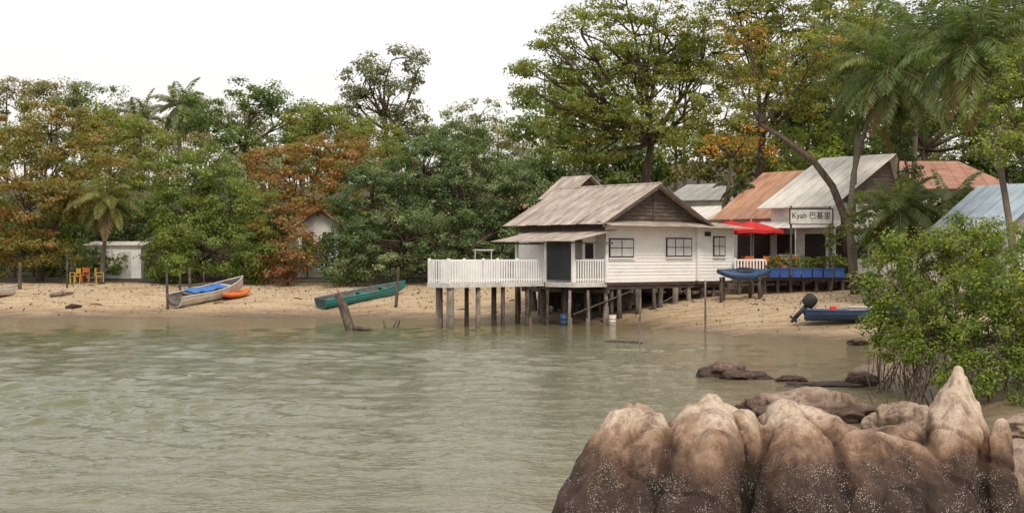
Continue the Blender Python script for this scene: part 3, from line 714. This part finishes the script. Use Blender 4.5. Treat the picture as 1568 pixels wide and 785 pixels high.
def chair(name,x,y,z,rz,m):
    b=B(); b.box(-.22,.22,-.22,.22,.42,.46)
    for a in (-.2,.16):
        for c in (-.2,.16): b.box(a,a+.04,c,c+.04,0,.415)
    b.box(-.2,-.14,.2,.24,.465,.9); b.box(.14,.2,.2,.24,.465,.9); b.box(-.135,.135,.2,.23,.6,.88); b.box(-.26,-.225,-.2,.2,.62,.66); b.box(.225,.26,-.2,.2,.62,.66)
    b.box(-.26,-.225,-.2,-.16,.1,.615); b.box(.225,.26,-.2,-.16,.1,.615)
    o=b.make(name,m); o.location=(x,y,z); o.rotation_euler=(0,0,rz)
for xx,yy in ((.6,.9),(1.3,1.2),(2.1,.8),(.3,2.1),(2.7,1.8)):
    x,y=tw(xx,yy); chair('orange_chair',x,y,2.13,random.uniform(0,6),M['orange'])
for xx,yy in ((1.0,2.2),(2.4,2.7)):
    b=B(); b.box(-.45,.45,-.45,.45,.72,.76); b.tube([(0,0,0.031),(0,0,.715)],.04,8); b.box(-.3,.3,-.3,.3,0,.03)
    x,y=tw(xx,yy); o=b.make('terrace_table',M['offwhite']); o.location=(x,y,2.13)
c=W(1242,331,66.2); e=empty('shop_sign',c,math.radians(8))
b=B(); b.box(-1.02,1.02,-.03,.03,-.34,.34,0); b.box(-1.08,1.08,-.05,-.032,.34,.38,1); b.box(-1.08,1.08,-.05,-.032,-.38,-.34,1); b.box(-1.08,-1.02,-.05,-.032,-.34,.34,1); b.box(1.02,1.08,-.05,-.032,-.34,.34,1)
b.make('board',[M['offwhite'],M['black']],e)
tcu=bpy.data.curves.new('lettering','FONT'); tcu.body='Kyah 巴基里'; tcu.size=.36; tcu.extrude=.004; tcu.align_x='CENTER'; tcu.align_y='CENTER'
t=link(bpy.data.objects.new('lettering',tcu)); t.parent=e; t.location=(0,-.04,0.03); t.rotation_euler=(math.pi/2,0,0); tcu.materials.append(M['black'])
b=B()
for xx in (-.95,.95): b.tube([(xx,.09,-2.75),(xx,.09,.5)],.05,6)
b.make('sign_posts',M['darkwood'],e)

# ---------------------------------------------------------------- boats
def boat(name,loc,rz,L,beam,dep,outm,inm=None,trim=None,pitch=0,roll=0,bow=.5,thwarts=3,transom=True):
    e=empty(name,loc,rz); e.rotation_euler=(roll,pitch,rz)
    ns=17; nc=9; b=B(); G=[];I=[]
    for s in range(ns):
        t=s/(ns-1); x=-L/2+L*t
        w=beam/2*((1-max(0,(t-.45)/.55)**2.2))*(0.78+.22*min(1,t/.4)) if transom else beam/2*(1-abs(2*t-1)**2.6)
        w=max(w,.012); sh=dep+bow*max(0,(t-.35)/.65)**2*dep; ke=0+(.6*dep*max(0,(t-.75)/.25)**2)
        G.append([(x,w*math.copysign(abs(math.sin(a))**.6,math.sin(a)),ke+(sh-ke)*(1-math.cos(a))**.9) for a in np.linspace(-math.pi/2,math.pi/2,nc)])
        I.append([(x,max(0,w-.03)/w*p[1],p[2]+.03 if 0<k<nc-1 else p[2]) for k,p in enumerate(G[-1])])
    for arr,mi,fl in ((G,0,False),(I,1,True)):
        for s in range(ns-1):
            for k in range(nc-1):
                q=[arr[s][k],arr[s+1][k],arr[s+1][k+1],arr[s][k+1]]
                b.face(q[::-1] if fl else q, mi if (fl or k not in (0,nc-2)) else 2)
    if transom: b.face(G[0],0); b.face(I[0][::-1],1)
    for side in (0,nc-1):
        b.tube([G[s][side] for s in range(ns)],.03,6,2)
    for i in range(thwarts):
        s=int(ns*(i+1)/(thwarts+1.2)); p=G[s]; b.box(p[0][0]-.1,p[0][0]+.1,p[0][1]+.03,p[-1][1]-.03,p[0][2]-.12,p[0][2]-.08,2)
    b.make('hull',[outm,inm or M['hullin'],trim or outm],e,True)
    return e
def place(pxa,da,pxb,db):
    a=Vector(at(pxa,da)); c=Vector(at(pxb,db)); m_=(a+c)/2; d=c-a
    za=tz(*a); zb=tz(*c); return (m_.x,m_.y,(za+zb)/2+.02), math.atan2(d.y,d.x), d.length, math.atan2(zb-za,d.length)
loc,rz,L,pt=place(270,71.5,368,76); bo=boat('white_rowing_boat',loc,rz,L+.4,1.35,.6,M['boatwhite'],trim=M['boatwhite'],pitch=-pt,roll=.12,bow=.6)
b=B()
for i in range(6): b.slab((-1.6+i*.45,-.42,.66+.05*math.sin(i*2)),(-1.15+i*.45,-.42,.66+.05*math.sin(i*2+2)),(-1.15+i*.45,.42,.7+.04*math.cos(i)),(-1.6+i*.45,.42,.7+.04*math.cos(i)),.02)
b.make('blue_tarp_cover',M['bluetarp'],bo)
loc,rz,L,pt=place(494,71.8,618,76); boat('teal_fishing_boat',loc,rz,L+.3,1.25,.5,M['teal'],pitch=-pt,roll=.1,bow=.35,trim=M['teal'])
def kayak(name,loc,rz,L,beam,m,pitch=0,roll=0,h=.3):
    o=empty(name,loc,rz); o.rotation_euler=(roll,pitch,rz); b=B()
    n=20; nn=14
    for s in range(n):
        t=s/(n-1); w=beam/2*max(.03,(1-abs(2*t-1)**2.3)); hh=h*(.45+.55*(1-abs(2*t-1)**2)); zc=.18*abs(2*t-1)**2.5
        for j in range(nn):
            a=2*math.pi*j/nn; b.v.append((-L/2+L*t,w*math.cos(a),zc+h/2+hh/2*math.sin(a)*(.8 if math.sin(a)>0 else 1)))
    for s in range(n-1):
        for j in range(nn):
            a=s*nn+j;c=s*nn+(j+1)%nn; b.f.append((a,c,c+nn,a+nn)); b.m.append(0)
    b.f.append(tuple(range(nn))[::-1]);b.m.append(0); b.f.append(tuple((n-1)*nn+j for j in range(nn)));b.m.append(0)
    b.make('hull',m,o,True)
    b=B(); ring=[(.05+.45*math.cos(a),.19*math.sin(a),h*.93+.0) for a in np.linspace(0,2*math.pi,17)[:-1]]
    b.tube(ring+[ring[0]],.025,6,0,False); b.face([(p[0],p[1],h*.915) for p in ring],1); b.make('cockpit',[m,M['black']],o,True)
    return o
x,y=at(363,74.5); kayak('orange_kayak',(x,y,tz(x,y)+.02),math.radians(70),2.8,.75,M['orange'],pitch=-.08,h=.35)
x,y=hw(7.0,-1.9); kayak('blue_kayak',(x,y,1.98),math.radians(15),2.7,.75,M['kblue'],roll=.5,h=.5)
b=B()
for s in (-1,.9):
    p=Vector((x+s*math.cos(.26),y+s*math.sin(.26),0)); g=tz(p.x,p.y)
    for k in (-.35,.35): b.tube([(p.x+k*.3,p.y+k,g-.3),(p.x+k*.3,p.y+k,2.06)],.08,7)
    b.tube([(p.x-.15,p.y-.5,1.96),(p.x+.15,p.y+.5,1.96)],.05,6)
b.make('kayak_rack',M['post'],None,True)
x,y=at(1312,53.8); gz=tz(x,y)
bo=boat('motor_boat',(x,y,gz+.02),math.radians(-8),3.9,1.5,.42,M['kblue'],M['hullin'],M['kblue'],bow=.5,thwarts=2)
e=empty('outboard_motor',(-2.02,0,.42)); e.parent=bo; e.rotation_euler=(0,math.radians(42),0)
b=B()
sec=[(0,.13,.10),(.06,.24,.15),(.22,.27,.17),(.38,.25,.16),(.48,.2,.13),(.52,.1,.07)]; nn=12
for (zz,a,c) in sec:
    for j in range(nn): t=2*math.pi*j/nn; b.v.append((a*math.cos(t)-.03,c*math.sin(t),zz+.18))
for s in range(len(sec)-1):
    for j in range(nn):
        q=s*nn+j;r=s*nn+(j+1)%nn; b.f.append((q,r,r+nn,q+nn)); b.m.append(0)
b.f.append(tuple(len(b.v)-nn+j for j in range(nn))); b.m.append(0)
b.box(-.09,.07,-.05,.05,-.45,.2,1); b.tube([(-.2,0,-.5),(.14,0,-.5)],[.04,.06],8,1); b.box(-.2,.07,-.09,.09,-.36,-.34,1); b.box(-.06,.05,-.01,.01,-.66,-.52,1)
for k in range(3):
    a=k*2.094; b.face([(-.17,0,-.5),(-.19,.12*math.cos(a-.3),-.5+.12*math.sin(a-.3)),(-.16,.14*math.cos(a+.3),-.5+.14*math.sin(a+.3))],1)
b.box(.07,.17,-.12,.12,-.1,.15,1); b.tube([(.1,0,.25),(.5,0,.3)],.025,6,1)
b.make('cowling_and_leg',[M['black'],M['netting']],e,True)
b=B(); b.tube([(-.9,-.2,.3),(-.9,-.2,.56)],.13,10); b.make('fuel_tank',M['red'],bo,True)
b=B(); b.box(-.3,.5,-.35,.25,.3,.52); b.box(-.34,.54,-.39,.29,.522,.56); b.make('cool_box',M['boatwhite'],bo)

loc,rz,L,pt=place(-40,73,28,76); boat('old_dinghy',loc,rz,3.0,1.2,.4,M['boatwhite'],pitch=.0,roll=-.2)
b=B(); x,y=at(78,74); x1,y1=at(112,75.5); b.tube([(x,y,tz(x,y)+.12),((x+x1)/2,(y+y1)/2,tz(x,y)+.2),(x1,y1,tz(x1,y1)+.1)],[.1,.13,.05],8); b.make('driftwood_log',M['conc'],None,True)
b=B(); x,y=at(100,70.5); x1,y1=at(125,71); b.tube([(x,y,tz(x,y)+.05),((x+x1)/2,y,tz(x,y)+.12),(x1,y1,tz(x1,y1)+.06)],[.06,.14,.05],8); b.make('dark_driftwood',M['soil'],None,True)
for px,d in ((115,81),(131,82),(152,81)):
    x,y=at(px,d); chair('yellow_chair' if px!=131 else 'orange_chair',x,y,tz(x,y),random.uniform(0,6),M['yellow'] if px!=131 else M['orange'])
PP=[];CC=[]
while len(PP)<4200:
    x=random.uniform(-34,17); y=random.uniform(52,83); d=float(sdist(np.array([x]),np.array([y]))[0])
    if d<.4 or (random.random()>.25+ d/14): continue
    PP.append((x,y,tz(x,y)+.03)); CC.append(random.choice([(.12,.07,.04),(.2,.11,.05),(.07,.05,.035),(.3,.2,.1)]))
nrm=rng.normal(size=(len(PP),3))*.35+np.array([0,0,1]); sz=.06+.12*rng.random(len(PP))
leaf_mesh('fallen_leaves',np.array(PP),nrm,sz,sz*.6,np.array(CC))
b=B()
for i in range(90):
    x=random.uniform(-30,15); y=random.uniform(56,80); d=float(sdist(np.array([x]),np.array([y]))[0])
    if d<.3: continue
    a=random.uniform(0,3.14); l=random.uniform(.15,.7); z=tz(x,y)+.03
    b.tube([(x,y,z),(x+l*.5*math.cos(a),y+l*.5*math.sin(a),z+.05),(x+l*math.cos(a),y+l*math.sin(a),tz(x+l*math.cos(a),y+l*math.sin(a))+.03)],[.025,.03,.012],5)
b.make('beach_twigs',M['soil'],None,True)
def pole(name,pxb,db,pxt,pyt,r,m,zb=None,dt=None):
    x,y=at(pxb,db); g=tz(x,y) if zb is None else zb; t=W(pxt,pyt,dt or db); b=B()
    b.tube(bend((x,y,g-.4),t,5,.012),[r*1.1,r,r,r*.95,r*.85],8); b.make(name,m,None,True)
pole('wooden_post',257,71,255,412,.07,M['post']); pole('wooden_post',277,75,276,413,.06,M['post']); pole('wooden_post',291,76,290,409,.08,M['post'])
pole('wooden_post',103,78,103,398,.05,M['post']); pole('wooden_post',30,78,31,401,.11,M['post']); pole('wooden_post',605,70.5,610,408,.08,M['post'])
pole('wooden_post',1148,66,1149,415,.09,M['post']); pole('wooden_post',312,78,312,415,.04,M['post'])
pole('thin_stake',979,48.5,981,455,.035,M['conc'],-.3); pole('thin_stake',1079,48.5,1080,428,.035,M['conc'],-.3)
b=B(); p0=W(541,508,57.5); p0.z=-.4; p1=W(518,448,58); b.tube(bend(p0,p1,6,.02),[.22,.21,.2,.2,.19,.15],10)
p=W(541,500,57.5); p.z=0.06; b.tube([p,p+Vector((.5,0,.0)),p+Vector((.9,.1,-.1))],[.12,.08,.05],7); b.make('leaning_mooring_stump',M['post'],None,True)
b=B()
for px in (592,600,606):
    p=W(px,500,60); p.z=-.2; b.tube([p,p+Vector((random.uniform(-.2,.2),0,.5))],[.06,.03],6)
b.make('broken_stakes',M['post'],None,True)
def buoy(px,py,r,m):
    d=6480/(py-392); x,y=at(px,d); b=B(); n=10; pts=[(x,y,-r*.3-r+2*r*i/n) for i in range(n+1)]
    b.tube(pts,[max(.01,1.3*r*math.sin(math.pi*i/n)) for i in range(n+1)],12); b.make('mooring_buoy',m,None,True)
buoy(225,549,.07,M['boatwhite']); buoy(290,576,.075,M['roof_rust'])

# ---------------------------------------------------------------- rocks
def rock_mat(name, zlo, zhi, dry, wet, spk=True):
    m,nt,bs=new_mat(name)
    geo=nt.nodes.new('ShaderNodeNewGeometry'); sep=nt.nodes.new('ShaderNodeSeparateXYZ'); Pn=geo.outputs['Position']
    nt.links.new(Pn,sep.inputs[0])
    na=nz(nt,mapping(nt,Pn,(1.4,1.4,.4)),2.0,7,.6)
    ad=nt.nodes.new('ShaderNodeMath'); ad.operation='MULTIPLY_ADD'; ad.inputs[1].default_value=(zhi-zlo)*1.5; nt.links.new(na.outputs['Fac'],ad.inputs[0])
    nt.links.new(sep.outputs['Z'],ad.inputs[2])
    mr=nt.nodes.new('ShaderNodeMapRange'); off=(zhi-zlo)*.75; mr.inputs['From Min'].default_value=zlo+off; mr.inputs['From Max'].default_value=zhi+off
    nt.links.new(ad.outputs[0],mr.inputs['Value'])
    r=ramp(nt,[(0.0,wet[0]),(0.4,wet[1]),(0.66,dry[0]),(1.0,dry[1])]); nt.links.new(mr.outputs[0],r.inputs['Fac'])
    nb=nz(nt,mapping(nt,Pn,(1.3,1.3,.4)),3,8,.7,.5); rb=ramp(nt,[(.34,(.42,.36,.32)),(.46,(.86,.83,.8)),(.55,(1,1,1)),(.70,(1.18,1.18,1.18))]); nt.links.new(nb.outputs['Fac'],rb.inputs['Fac'])
    c=mixc(nt,1.0,r.outputs['Color'],rb.outputs['Color'],'MULTIPLY')
    ns_=nz(nt,mapping(nt,Pn,(7,7,.5)),1.6,6,.6,.2); rs=ramp(nt,[(.36,(.55,.5,.47)),(.48,(1,1,1))]); nt.links.new(ns_.outputs['Fac'],rs.inputs['Fac'])
    c=mixc(nt,.8,c,rs.outputs['Color'],'MULTIPLY')
    nc_=nz(nt,Pn,50,4,.7); rc=ramp(nt,[(.33,(.72,.69,.67)),(.5,(1,1,1)),(.72,(1.12,)*3)]); nt.links.new(nc_.outputs['Fac'],rc.inputs['Fac'])
    c=mixc(nt,1.0,c,rc.outputs['Color'],'MULTIPLY')
    if spk:
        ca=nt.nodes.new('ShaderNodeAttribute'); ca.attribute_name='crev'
        cr=ramp(nt,[(0.0,(1,1,1)),(.4,(.5,.41,.35)),(1.0,(.15,.11,.09))]); nt.links.new(ca.outputs['Fac'],cr.inputs['Fac'])  # hollows darkened in the colour: crevice shade as well as stain
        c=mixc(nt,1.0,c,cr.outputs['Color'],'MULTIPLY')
        vo=nt.nodes.new('ShaderNodeTexVoronoi'); vo.inputs['Scale'].default_value=62; nt.links.new(Pn,vo.inputs['Vector'])
        v1=ramp(nt,[(.2,(1,1,1)),(.36,(0,0,0))]); nt.links.new(vo.outputs['Distance'],v1.inputs['Fac'])
        nd=nz(nt,Pn,4.5,8,.8); v2=ramp(nt,[(.47,(0,0,0)),(.57,(1,1,1))]); nt.links.new(nd.outputs['Fac'],v2.inputs['Fac'])
        v3=ramp(nt,[(.0,(1,1,1)),(.3,(.8,.8,.8)),(.5,(0,0,0))]); nt.links.new(mr.outputs[0],v3.inputs['Fac'])
        f=mixc(nt,1.0,v1.outputs['Color'],v2.outputs['Color'],'MULTIPLY'); f=mixc(nt,1.0,f,v3.outputs['Color'],'MULTIPLY')
        c=mixc(nt,f,c,(.42,.38,.34))
    nt.links.new(c,bs.inputs['Base Color'])
    hs=nt.nodes.new('ShaderNodeMath'); hs.operation='MULTIPLY_ADD'; hs.inputs[1].default_value=.25; nt.links.new(nc_.outputs['Fac'],hs.inputs[0]); nt.links.new(nb.outputs['Fac'],hs.inputs[2])
    nt.links.new(bumpn(nt,hs.outputs[0],.045),bs.inputs['Normal'])
    bs.inputs['Roughness'].default_value=.7; bs.inputs['Specular IOR Level'].default_value=.3
    return m
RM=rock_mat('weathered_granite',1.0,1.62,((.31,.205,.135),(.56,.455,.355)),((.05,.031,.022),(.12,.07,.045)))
RM2=rock_mat('wet_rock',.05,.5,((.2,.14,.105),(.34,.26,.2)),((.05,.034,.027),(.115,.075,.057)),False)
DB=12.8; K=DB/F
def rp(px,py,dd=0): p=W(px,py,DB); return Vector((p.x,DB+dd,p.z))
b=B()
def ellip(c,r,M3=None,n=16,mlat=12):
    i0=len(b.v)
    for i in range(mlat+1):
        th=math.pi*i/mlat
        for j in range(n):
            ph=2*math.pi*j/n; p=Vector((r[0]*math.sin(th)*math.cos(ph),r[1]*math.sin(th)*math.sin(ph),r[2]*math.cos(th)))
            if M3: p=M3@p
            b.v.append(tuple(c+p))
    for i in range(mlat):
        for j in range(n):
            a=i0+i*n+j;c_=i0+i*n+(j+1)%n; b.f.append((a,a+n,c_+n,c_)); b.m.append(0)
def flute(pts,dd=0,n=14,ky=1.25):
    for (a,c) in zip(pts[:-1],pts[1:]):
        for i in range(n):
            t=i/n; q=[a[k]*(1-t)+c[k]*t for k in range(4)]; r=q[2]*K
            ellip(rp(q[0],q[1]+q[2],dd-q[3]),(r,r*ky,r),None,14,10)
flute([(960,620,34,.0),(943,650,60,.1),(920,710,86,.2),(902,795,102,.3),(884,960,115,.45)])
flute([(1000,626,24,.0),(988,655,46,.25),(962,730,62,.4),(940,815,78,.5),(925,960,95,.6)])
flute([(1056,608,20,.05),(1046,650,36,.38),(1022,730,46,.58),(1004,840,58,.7)])
flute([(1090,600,26,-.05),(1080,640,46,.38),(1060,715,56,.62),(1040,800,68,.76),(1025,950,84,.85)])
flute([(1142,621,24,-.05),(1142,665,34,.12),(1124,740,40,.32),(1107,840,52,.5)])
flute([(1205,611,28,-.2),(1222,640,58,.2),(1205,700,80,.5),(1182,790,98,.7),(1165,950,120,.85)],ky=1.1)
flute([(1250,626,32,-.2),(1300,645,86,.05),(1315,700,112,.35),(1305,790,140,.5),(1290,950,150,.7)],ky=.9)
flute([(1345,655,50,-.1),(1385,670,76,-.0),(1405,720,100,.2),(1410,800,125,.35),(1410,950,140,.5)],ky=.95)
flute([(1480,561,7,-.25),(1477,575,19,-.25),(1470,595,34,-.2),(1462,630,47,-.1),(1450,690,58,.0),(1450,860,80,.3)])
flute([(1499,612,11,-.1),(1497,650,20,-.05),(1488,700,36,.1)])
flute([(1528,640,7,.1),(1523,660,14,.15),(1514,700,24,.25),(1508,780,34,.35),(1500,920,48,.4)])
for (px,py,rx,ry,rz2,dd) in ((985,860,105,.9,222,.85),(1110,850,130,.95,222,.85),(1250,850,150,.95,220,.7),(1390,870,130,.95,210,.6),(1200,1050,340,1.4,270,1.0)):
    ellip(rp(px,py,dd),(rx*K,ry,rz2*K),None,28,20)
o=b.make('tmp',RM)
md=o.modifiers.new('r','REMESH'); md.mode='VOXEL'; md.voxel_size=.023; md.use_smooth_shade=True
md=o.modifiers.new('s','SMOOTH'); md.factor=.6; md.iterations=7
dg=bpy.context.evaluated_depsgraph_get(); me=bpy.data.meshes.new_from_object(o.evaluated_get(dg)); bpy.data.objects.remove(o)
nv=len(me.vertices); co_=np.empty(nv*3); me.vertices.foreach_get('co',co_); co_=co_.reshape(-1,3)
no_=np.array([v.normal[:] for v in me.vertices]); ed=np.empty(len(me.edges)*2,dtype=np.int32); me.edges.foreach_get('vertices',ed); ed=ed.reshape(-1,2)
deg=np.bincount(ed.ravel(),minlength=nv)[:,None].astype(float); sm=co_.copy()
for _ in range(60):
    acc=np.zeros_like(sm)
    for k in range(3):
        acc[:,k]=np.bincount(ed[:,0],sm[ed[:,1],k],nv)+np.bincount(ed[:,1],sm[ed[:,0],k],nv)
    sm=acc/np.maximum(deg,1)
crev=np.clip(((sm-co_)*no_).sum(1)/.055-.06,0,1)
for i,v in enumerate(me.vertices):
    p=v.co; n_=Vector(no_[i])
    if p.z<.1: continue
    wv=mn.noise_vector(p*1.2)*.35
    q=Vector((p.x+p.z*.35+wv.x,p.y+wv.y,p.z*.5))
    h=mn.fractal(q*1.3,1.1,2.0,4)*.065 + mn.fractal(p*3.6,1.0,2.0,5)*.024
    h+=-.05*abs(mn.noise(q*2.6+Vector((5,2,1))))+.03*mn.cell(Vector((p.x*2.2+wv.x*2,p.y*2.2,p.z*1.6+wv.z*3)))*0
    rg=1-abs(mn.noise(q*1.1+Vector((3,1,7))))*2; h-=max(0,rg-.9)*.3
    top=max(0,min(1,(p.z-1.45)/.3)); h+=top*mn.fractal(Vector((p.x*4.5,p.y*2,p.z*4.5)),.9,2.0,4)*.03
    v.co=p+n_*(h-.05*crev[i])
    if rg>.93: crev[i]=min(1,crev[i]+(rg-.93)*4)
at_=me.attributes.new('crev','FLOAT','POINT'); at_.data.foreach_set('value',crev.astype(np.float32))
for p in me.polygons: p.use_smooth=True
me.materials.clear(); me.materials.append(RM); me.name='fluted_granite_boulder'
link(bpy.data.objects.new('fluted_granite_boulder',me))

def rock(name,c,r,seed,m,sub=5,amp=.32,rz=0):
    bm=bmesh.new(); bmesh.ops.create_icosphere(bm,subdivisions=sub,radius=1)
    for v in bm.verts:
        p=v.co.copy(); s=Vector((seed*3.1,seed*1.7,seed*.9))
        h=1+amp*mn.fractal(p*1.1+s,1,2,6)-amp*.8*abs(mn.noise(p*1.9+s))+.04*mn.fractal(p*6+s,1,2,3)
        v.co=Vector((p.x*r[0],p.y*r[1],p.z*r[2]))*h
    me=bpy.data.meshes.new(name); bm.to_mesh(me); bm.free()
    for p in me.polygons: p.use_smooth=True
    me.materials.append(m); o=link(bpy.data.objects.new(name,me)); o.location=c; o.rotation_euler=(0,0,rz); return o
def rk(px,py,wpx,hpx,d,seed,m=RM2,dep=.8,amp=.32):
    k=d/F; c=W(px,py,d); rock('shore_rock',(c.x,c.y,c.z),(wpx*k/2,wpx*k/2*dep,hpx*k/2),seed,m,amp=amp)
rk(1108,573,80,44,35.5,1); rk(1142,578,70,26,34.8,2); rk(1212,580,44,14,34,3); rk(1322,584,52,34,33,4); rk(1312,524,36,14,48,5)
rk(1385,643,85,62,20,6,RM2,.8,.2); rk(1345,650,50,40,21,7,RM2,.8,.2)
rk(1240,630,230,66,26,8,RM2,.55); rk(1270,590,130,14,33,9,RM2)
rk(1565,770,110,160,15.5,10,RM2,.8,.2); rk(1560,700,90,60,17,11,RM2); rk(1590,655,120,50,19,12,RM2); rk(1490,700,120,60,18,13,RM2)
rk(935,524,70,7,50,14,RM2); rk(970,526,40,9,49,15,RM2)

# ---------------------------------------------------------------- world, sun, camera
w=bpy.data.worlds.new('World'); scene.world=w; w.use_nodes=True; nt=w.node_tree; nt.nodes.clear()
out=nt.nodes.new('ShaderNodeOutputWorld'); bg1=nt.nodes.new('ShaderNodeBackground'); bg2=nt.nodes.new('ShaderNodeBackground'); add=nt.nodes.new('ShaderNodeAddShader')
sky=nt.nodes.new('ShaderNodeTexSky'); sky.sky_type='NISHITA'; sky.sun_disc=False; sky.sun_elevation=math.radians(52); sky.sun_rotation=math.radians(165); sky.dust_density=4
nt.links.new(sky.outputs[0],bg1.inputs['Color']); bg1.inputs['Strength'].default_value=.05
tc=nt.nodes.new('ShaderNodeTexCoord'); n=nz(nt,mapping(nt,tc.outputs['Generated'],(1,1,3.5)),1.6,5,.5)
r=ramp(nt,[(.3,(.885,.82,.765)),(.7,(.965,.915,.865))]); nt.links.new(n.outputs['Fac'],r.inputs['Fac'])
nt.links.new(r.outputs['Color'],bg2.inputs['Color']); bg2.inputs['Strength'].default_value=.94
nt.links.new(bg1.outputs[0],add.inputs[0]); nt.links.new(bg2.outputs[0],add.inputs[1]); nt.links.new(add.outputs[0],out.inputs['Surface'])
sl=bpy.data.lights.new('sun','SUN'); sl.energy=2.3; sl.angle=math.radians(14); sl.color=(1,.915,.79)
so=link(bpy.data.objects.new('sun',sl)); el=math.radians(52); az=math.radians(165)
dirv=Vector((math.sin(az)*math.cos(el),math.cos(az)*math.cos(el),math.sin(el))); so.rotation_euler=dirv.to_track_quat('Z','Y').to_euler(); so.location=(20,-20,40)
cd=bpy.data.cameras.new('camera'); co=link(bpy.data.objects.new('camera',cd)); co.location=(0,0,H); co.rotation_euler=(math.pi/2,0,0)
cd.sensor_width=36; cd.lens=36*F/1568; cd.clip_end=3000; cd.clip_start=.1
scene.camera=co
scene.view_settings.view_transform='Standard'; scene.view_settings.look='None'; scene.view_settings.exposure=0
print('FACES', sum(len(o.data.polygons) for o in bpy.data.objects if o.type=='MESH'))
